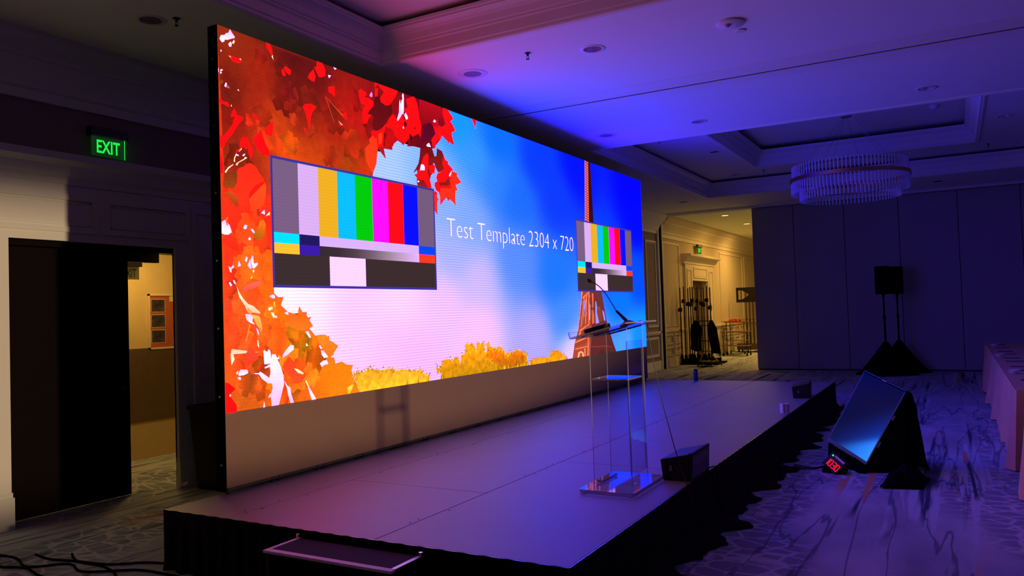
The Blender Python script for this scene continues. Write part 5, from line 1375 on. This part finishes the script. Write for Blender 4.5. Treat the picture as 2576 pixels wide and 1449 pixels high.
for k, (x, y) in enumerate(((-2.565, 3.39), (-2.555, 6.97))):
    t = thing('ceiling_speaker', (x, y, ZC), 'round flush ceiling speaker %s' % ('near the ceiling tray corner' if k == 0 else 'in the deep blue lit corner'), 'ceiling speaker', 'ceiling speakers')
    MB().lathe([(.095, -.006), (.150, -.006), (.158, 0), (.095, 0), (.095, -.006)], (x, y, ZC), 36, cap=False).build('rim', M_WHITE, t, smooth=True)
    MB().lathe([(.0005, -.002), (.094, -.002), (.094, 0)], (x, y, ZC), 36, cap=False).build('grille', mat('pale_grille', (128, 126, 140), .7), t)
t = thing('motion_sensor', (.085, 3.47, ZC), 'large round white sensor disc on the ceiling', 'sensor')
MB().lathe([(.115, -.022), (.120, -.018), (.120, -.006), (.10, 0)], (.085, 3.47, ZC), 36).build('disc', M_WHITE, t, smooth=True)
MB().lathe([(.0005, -.045), (.018, -.042), (.028, -.032), (.030, -.022)], (.06, 3.45, ZC), 18, cap=False).build('lens', mat('sensor_lens', (170, 168, 180), .15), t, smooth=True)
t = thing('sprinkler_cover', (.115, 3.72, ZC), 'small round cover plate beside the ceiling sensor', 'cover')
MB().lathe([(.042, -.012), (.045, -.009), (.045, -.006)], (.115, 3.72, ZC), 24).build('plate', M_WHITE, t); MB().lathe([(.03, -.006), (.03, 0)], (.115, 3.72, ZC), 16).build('neck', M_MATTE, t)
def sprinkler(x, y, z, label):
    t = thing('sprinkler', (x, y, z), label, 'sprinkler', 'ceiling sprinklers')
    MB().lathe([(.030, -.004), (.030, 0)], (x, y, z), 18).build('flange', M_BLACK, t)
    MB().lathe([(.010, -.03), (.012, -.004)], (x, y, z), 10).tube([(x - .010, y, z - .03), (x - .014, y, z - .045), (x, y, z - .06)], .003, 6).tube([(x + .010, y, z - .03), (x + .014, y, z - .045), (x, y, z - .06)], .003, 6).build('body', M_BLACK, t)
    MB().lathe([(.016, -.064), (.016, -.060)], (x, y, z), 14).build('deflector', M_BLACK, t)
sprinkler(-1.785, 3.15, ZC, 'dark pendant sprinkler below the lit soffit')
for (x, y, z, l_) in ((-2.55, 9.3, ZC2, 'small dark sprinkler in the blue lit far tray'), (-1.72, 13.65, ZC2, 'tiny dark sprinkler near the chandelier'), (2.38, 13.6, ZC2, 'tiny sprinkler at the right end of the far tray'), (-4.2, 12.6, ZC, 'dark sprinkler above the far end of the LED wall'), (-1.3, 15.3, ZC, 'sprinkler over the head of the partition'), (-3.75, .72, ZC, 'dark sprinkler over the service door')):
    sprinkler(x, y, z, l_)
t = thing('smoke_detector', (1.545, 11.5, ZC3), 'white smoke detector inside the far ceiling tray', 'smoke detector')
MB().lathe([(.05, -.06), (.06, -.05), (.062, -.02), (.08, -.015), (.082, 0)], (1.545, 11.5, ZC3), 24).build('body', M_WHITE, t, smooth=True)

# ------------------------------------------------------------------ exit signs
def text_mesh(body, w, h):
    cu_ = bpy.data.curves.new('letters', 'FONT'); cu_.body = body; cu_.size = 1.0; cu_.extrude = 0.0; cu_.offset = .02
    to_ = bpy.data.objects.new('letters', cu_); COL.objects.link(to_); bpy.context.view_layer.update()
    me_ = bpy.data.meshes.new_from_object(to_.evaluated_get(bpy.context.evaluated_depsgraph_get())); bpy.data.objects.remove(to_)
    c_ = np.array([v.co[:] for v in me_.vertices]); lo_, hi_ = c_.min(0), c_.max(0)
    vs_ = [((p_[0] - lo_[0]) / (hi_[0] - lo_[0]) * w, (p_[1] - lo_[1]) / (hi_[1] - lo_[1]) * h) for p_ in c_]
    return vs_, [tuple(p_.vertices) for p_ in me_.polygons]
def exit_sign(x, y0, z0, w, h, label, lit=True, flip=False):
    t = thing('exit_sign', (x, y0 + w / 2, z0), label, 'exit sign', 'exit signs')
    MB().box(x - .05, y0 - .02, z0 + h, x + .03, y0 + w + .02, z0 + h + .085).build('housing', mat('sign_housing', (70, 66, 72), .4, .5), t, bevel=.004)
    pn = MB().box(x - .012, y0, z0, x - .004, y0 + w, z0 + h); pn.build('panel', mat('sign_panel_lit', (34, 52, 40), .2, emit=(6, 60, 16), estr=.45) if lit else mat('sign_panel_dim', (182, 178, 140), .2), t)
    vs_, fs_ = text_mesh('EXIT', w * .70, h * .66)
    MB().add([(x - .0035, y0 + w * .15 + a, z0 + h * .17 + b) for a, b in vs_], fs_).build('letters', M_GREEN if lit else M_DULLGREEN, t)
    if lit: MB().box(x - .012, y0 + w - .006, z0, x - .003, y0 + w, z0 + h).build('lit_edge', M_GREEN, t)
    return t
exit_sign(XL + .06, .895, 3.255, .335, .185, 'glowing green exit sign over the dark service door')
exit_sign(X2 + .12, 20.55, 3.30, .42, .20, 'small glowing green exit sign in the next room')
exit_sign(-6.2, 1.84, 2.17, .23, .14, 'unlit see through exit sign hanging in the service corridor', lit=False)

# ------------------------------------------------------------------ service corridor things
BD = thing('cork_board', (CX, 3.3, 1.36), 'framed cork notice board on the corridor wall', 'notice board')
MB().box(CX, 2.86, 1.365, CX + .012, 3.80, 2.035).build('cork', mat('cork', (176, 92, 40), .9, var=.12, vscale=80), BD)
m = MB(); f_ = .022
m.box(CX, 2.845, 1.35, CX + .025, 2.845 + f_, 2.05).box(CX, 3.80, 1.35, CX + .025, 3.80 + f_, 2.05).box(CX, 2.845, 1.35, CX + .025, 3.82, 1.35 + f_).box(CX, 2.845, 2.05 - f_, CX + .025, 3.82, 2.05)
m.build('frame', mat('cream_frame', (226, 210, 160), .5), BD)
def photo_mat(i):
    return mat('pinned_photo_%d' % i, (66, 58, 64), .4, var=.75, vscale=(16, 22, 19)[i])
for i, z in enumerate((1.825, 1.63, 1.435)):
    o = MB().box(CX + .0125, 2.885, z - .006, CX + .014, 3.09, z + .160).build('pinned_photo', mat('photo_paper', (206, 190, 160), .5))
    MB().box(CX + .014, 2.892, z, CX + .0148, 3.083, z + .153).build('image', photo_mat(i), o)
    tag(o, '%s of three dark photographs pinned on the cork board' % ('top', 'middle', 'bottom')[i], 'photograph', 'photographs on the cork board')
tag(MB().box(CX + .0125, 3.155, 1.955, CX + .014, 3.30, 2.03).build('pinned_note', mat('note_paper', (220, 206, 170), .7)), 'pale paper note at the top of the cork board', 'paper note')
o = MB().box(-6.55, 1.75, 2.585, -6.15, 2.95, 2.62).build('corridor_lamp_housing', mat('lamp_diffuser', (240, 220, 160), .5, emit=(255, 214, 120), estr=1.5))
tag(o, 'flat warm ceiling lamp in the service corridor', 'ceiling lamp')

BN = thing('waste_bin', (-4.86, 1.98, 0), 'tall black tapered bin between the door and the LED wall', 'bin')
c_ = (-4.86, 1.98)
MB().hull8([(c_[0] - .15, c_[1] - .15, 0), (c_[0] + .15, c_[1] - .15, 0), (c_[0] + .15, c_[1] + .15, 0), (c_[0] - .15, c_[1] + .15, 0)], [(c_[0] - .2, c_[1] - .2, .80), (c_[0] + .2, c_[1] - .2, .80), (c_[0] + .2, c_[1] + .2, .80), (c_[0] - .2, c_[1] + .2, .80)]).build('bin_body', M_BLACK, BN, bevel=.015)
MB().box(c_[0] - .215, c_[1] - .215, .79, c_[0] + .215, c_[1] + .215, .84).build('rim', M_BLACK, BN, bevel=.012)
rc = random.Random(12)
cl_lab = ['thick black cable curving along the carpet by the white door surround', 'black cable looping toward the stage corner', 'black cable running along the near stage end', 'coiled black cable on the carpet at the lower left corner', 'black cable crossing the carpet toward the service door']
for k in range(5):
    p0 = Vector((-5.0 + .25 * k, -.55 + .12 * k, .009)); pts = [p0]
    for j in range(9):
        p0 = p0 + Vector((.26 + rc.uniform(-.05, .05), (.05 if k % 2 else -.03) + rc.uniform(-.14, .14), 0)); pts.append(p0.copy())
    sm = []
    for j in range(len(pts) - 1):
        for q_ in range(4):
            t_ = q_ / 4
            a_, b_, c2, d2 = pts[max(j - 1, 0)], pts[j], pts[j + 1], pts[min(j + 2, len(pts) - 1)]
            sm.append(.5 * ((2 * b_) + (c2 - a_) * t_ + (2 * a_ - 5 * b_ + 4 * c2 - d2) * t_ ** 2 + (3 * b_ - a_ - 3 * c2 + d2) * t_ ** 3))
    o = MB().tube(sm, .008, 7).build('floor_cable', M_MATTE, smooth=True)
    tag(o, cl_lab[k], 'cable', 'cables on the floor by the stage')

# ------------------------------------------------------------------ equipment in the next room
PB = thing('pipe_rack', (-4.75, 18.9, 0), 'low black base rack under the standing chrome pipes', 'rack')
MB().box(-5.24, 18.52, .012, -4.15, 19.55, .05).build('base_plate', M_MATTE, PB)
MB().box(-5.22, 18.75, .05, -4.25, 18.80, .16).box(-5.22, 19.26, .05, -4.25, 19.31, .16).build('cross_rail', M_BLACK, PB)
MB().box(-5.2, 18.55, 0, -5.1, 19.5, .012).box(-4.3, 18.55, 0, -4.2, 19.5, .012).build('skid', M_MATTE, PB)
PX = [(-5.215, 18.66), (-5.09, 18.62), (-4.99, 18.70), (-5.05, 19.12), (-4.86, 18.70), (-4.90, 19.2), (-4.712, 18.70), (-4.745, 19.2), (-4.548, 18.72), (-4.585, 19.2), (-4.36, 18.72)]
nth = ['leftmost', 'second', 'third', 'fourth', 'fifth', 'sixth', 'seventh', 'eighth', 'ninth', 'tenth', 'rightmost']
M_YEL = mat('yellow_tag', (220, 190, 30), .6)
for k, (x, y) in enumerate(PX):
    t = thing('drape_pipe', (x, y, .05), 'tall chrome upright pipe on the black base rack, %s of eleven' % nth[k], 'pipe', 'standing chrome pipes in the next room')
    h = 2.22 + .03 * math.sin(k * 2.3)
    MB().lathe([(.024, .05), (.024, h * .62), (.020, h * .62), (.020, h)], (x, y, 0), 12).build('tube', mat('pipe_chrome', (120, 108, 98), .16, 1.0), t, smooth=True)
    zc = 1.52 + .26 * abs(math.sin(k * 1.9))
    MB().lathe([(.044, zc), (.050, zc + .01), (.050, zc + .11), (.04, zc + .12)], (x, y, 0), 12).box(x - .05, y - .085, zc + .01, x + .03, y, zc + .09).build('clamp', M_BLACK, t)
    if k in (1, 4, 6, 10): MB().box(x + .03, y - .045, zc - .05, x + .045, y - .03, zc + .16).build('tag_strip', M_YEL, t)
    MB().lathe([(.042, .05), (.042, .27), (.034, .28)], (x, y, 0), 12).build('foot_sleeve', M_MATTE, t)

CT = thing('coat_cart', (-4.31, 18.12, 0), 'folding wheeled cart used as a coat stand in the next room', 'cart')
q = [(-4.58, 18.52), (-4.10, 17.70), (-4.03, 18.44), (-4.52, 17.82)]
m = MB()
top_a, top_b = (-4.56, 18.22, 1.25), (-4.18, 18.00, 1.25)
m.tube([(-4.58, 18.52, .10), (-4.57, 18.34, .70), top_a], .014, 8).tube([(-4.52, 17.82, .10), (-4.55, 18.07, .75), top_a], .014, 8)
m.tube([(-4.10, 17.70, .10), (-4.15, 17.88, .75), top_b], .014, 8).tube([(-4.03, 18.44, .10), (-4.12, 18.22, .75), top_b], .014, 8)
m.build('leg_frame', M_BLACK, CT, smooth=True)
m = MB().tube([top_a, top_b], .014, 8).tube([(-4.565, 18.22, 1.12), (-4.17, 18.00, 1.12)], .012, 8).tube([(-4.56, 18.17, .70), (-4.14, 17.96, .70)], .012, 8).tube([(-4.55, 18.07, .42), (-4.12, 17.90, .42)], .012, 8)
m.build('rail', M_BLACK, CT, smooth=True)
MB().hull8([(-4.55, 17.84, .12), (-4.10, 17.74, .12), (-4.06, 18.38, .12), (-4.55, 18.48, .12)], [(-4.55, 17.84, .14), (-4.10, 17.74, .14), (-4.06, 18.38, .14), (-4.55, 18.48, .14)]).build('deck', M_BLACK, CT)
for x, y in q:
    MB().tube([(x - .012, y, .045), (x + .012, y, .045)], .045, 14).build('wheel', mat('grey_rubber', (80, 70, 60), .7), CT)
MB().tube([(-4.50, 17.92, .14), (-4.30, 17.87, .50), (-4.05, 18.12, .16)], .016, 8).build('brace', mat('cream_tube', (214, 190, 120), .5), CT, smooth=True)
def jacket(cx_, cy_, z1, z0, w0, w1, d_, lean, label, seed):
    rnd = random.Random(seed); m = MB(); vs = []; R_, n = 9, 14
    for r in range(R_):
        t = r / (R_ - 1); z = z1 + (z0 - z1) * t
        w_r = (.05 + (w0 - .05) * min(1, t / .22)) if t < .22 else w0 + (w1 - w0) * (t - .22) / .78
        for k in range(n):
            a = 2 * math.pi * k / n
            f_ = 1 + .09 * math.sin(3 * a + seed + 3 * t) + .05 * math.sin(7 * a + 5 * t)
            vs.append((cx_ + lean * t + w_r * .5 * f_ * math.cos(a), cy_ + d_ * .5 * f_ * math.sin(a), z + .03 * t * math.sin(2 * a + seed)))
    fs = [(i * n + k, i * n + (k + 1) % n, i * n + n + (k + 1) % n, i * n + n + k) for i in range(R_ - 1) for k in range(n)] + [tuple(range(n)), tuple(reversed(range((R_ - 1) * n, R_ * n)))]
    o = m.add(vs, fs).build('jacket', M_BCLOTH, smooth=True)
    tag(o, label, 'jacket', 'jackets hung on the cart')
jacket(-4.64, 18.17, 1.27, .44, .30, .30, .24, .0, 'black jacket hung on the left end of the wheeled cart', 1)
jacket(-4.14, 17.94, 1.27, .36, .27, .24, .22, .10, 'black jacket hung on the right end of the wheeled cart', 4)

def cart(x0, x1, y0, y1, h, label):
    t = thing('utility_cart', ((x0 + x1) / 2, (y0 + y1) / 2, 0), label, 'cart', 'wheeled carts in the next room')
    MB().prism(rounded(x0, y0, x1, y1, .06), 'z', h - .03, h).build('cart_top', mat('cart_top_brown', (104, 74, 48), .6), t)
    MB().prism(rounded(x0 + .03, y0 + .03, x1 - .03, y1 - .03, .05), 'z', h * .42 - .015, h * .42).build('shelf', mat('cart_shelf', (150, 120, 84), .6), t)
    for x in (x0 + .07, x1 - .07):
        for y in (y0 + .07, y1 - .07):
            MB().tube([(x, y, .09), (x, y, h - .03)], .013, 8).build('leg', M_BLACK, t)
            MB().tube([(x - .015, y, .05), (x + .015, y, .05)], .05, 14).build('wheel', M_MATTE, t)
    return t
cart(-5.05, -4.15, 22.3, 22.95, .80, 'low wheeled cart with brown top in front of the taller cart')
cart(-5.18, -4.45, 23.3, 23.95, 1.10, 'tall wheeled cart carrying the coil of orange cord')
m = MB(); rr = random.Random(2)
for k in range(6):
    pts = []
    for j in range(25):
        a = 2 * math.pi * j / 24; R_ = .19 + rr.uniform(-.02, .02)
        pts.append((-4.90 + R_ * math.cos(a) + .01 * k, 23.6 + R_ * .9 * math.sin(a), 1.112 + .014 * k + .008 * math.sin(3 * a + k)))
    m.tube(pts, .011, 6, cap=False)
m.tube([(-4.72, 23.4, 1.16), (-4.68, 23.27, 1.10), (-4.67, 23.26, .85), (-4.66, 23.26, .62)], .011, 6)
tag(m.build('cord_coil', mat('orange_cord', (236, 92, 24), .5), smooth=True), 'bright orange extension cord coiled on the tall cart', 'cord')

LT = thing('lift_tower', (-4.6, 24.6, 0), 'tall lift tower with a black head plate in the next room', 'lift tower')
MB().box(-5.0, 24.3, .10, -4.1, 24.95, .30).build('base_box', mat('tower_base', (86, 62, 44), .6), LT)
for x, y in ((-4.95, 24.35), (-4.15, 24.35), (-4.95, 24.9), (-4.15, 24.9)):
    MB().tube([(x - .02, y, .05), (x + .02, y, .05)], .05, 12).build('wheel', M_MATTE, LT)
for x in (-4.72, -4.60, -4.48):
    MB().box(x, 24.55, .30, x + .05, 24.61, 2.2).build('mast', mat('pipe_chrome'), LT)
hp = MB()
for (a, b, c, d_) in ((-5.0, 1.75, -4.93, 2.27), (-4.55, 1.75, -4.2, 2.27), (-4.93, 2.17, -4.55, 2.27), (-4.93, 1.75, -4.55, 1.85)):
    hp.box(a, 24.48, b, c, 24.52, d_)
hp.hull8([(-4.80, 24.48, 2.17), (-4.55, 24.48, 2.02), (-4.55, 24.48, 2.17), (-4.78, 24.48, 2.17)], [(-4.80, 24.52, 2.17), (-4.55, 24.52, 2.02), (-4.55, 24.52, 2.17), (-4.78, 24.52, 2.17)])
hp.hull8([(-4.80, 24.48, 1.85), (-4.55, 24.48, 2.0), (-4.55, 24.48, 1.85), (-4.78, 24.48, 1.85)], [(-4.80, 24.52, 1.85), (-4.55, 24.52, 2.0), (-4.55, 24.52, 1.85), (-4.78, 24.52, 1.85)])
hp.box(-4.84, 24.48, 1.85, -4.82, 24.52, 2.17)
hp.build('head_plate', M_BLACK, LT)
for k, (x, y) in enumerate(DOWN3):
    t = thing('room_lamp', (x, y, ZC), 'bright recessed lamp in the next room ceiling, %s' % ('nearest the opening', 'second from the opening', 'third from the opening', 'behind the partition near', 'behind the partition far', 'behind the partition right')[k], 'ceiling lamp', 'lamps in the next room')
    MB().lathe([(.10, -.012), (.13, -.012), (.13, 0)], (x, y, ZC), 24, cap=False).build('trim_ring', M_WHITE, t)
    MB().lathe([(.0005, -.006), (.10, -.006)], (x, y, ZC), 24, cap=False).build('lens', mat('lamp_lens', (250, 230, 180), .5, emit=(255, 224, 150), estr=2.2), t)
# housing of the work light on the right side of the ballroom
t = thing('work_lamp', (10.1, -.75, 0), 'work lamp on a stand at the far right side of the ballroom', 'lamp')
MB().tube([(10.2, -.75, .03), (10.2, -.75, 2.62)], .02, 8).build('stand', M_BLACK, t)
MB().box(9.9, -1.05, 0, 10.5, -.45, .03).build('base', M_BLACK, t)
MB().box(10.17, -.95, 2.55, 10.32, -.55, 2.90).build('lamp_head', M_BLACK, t)
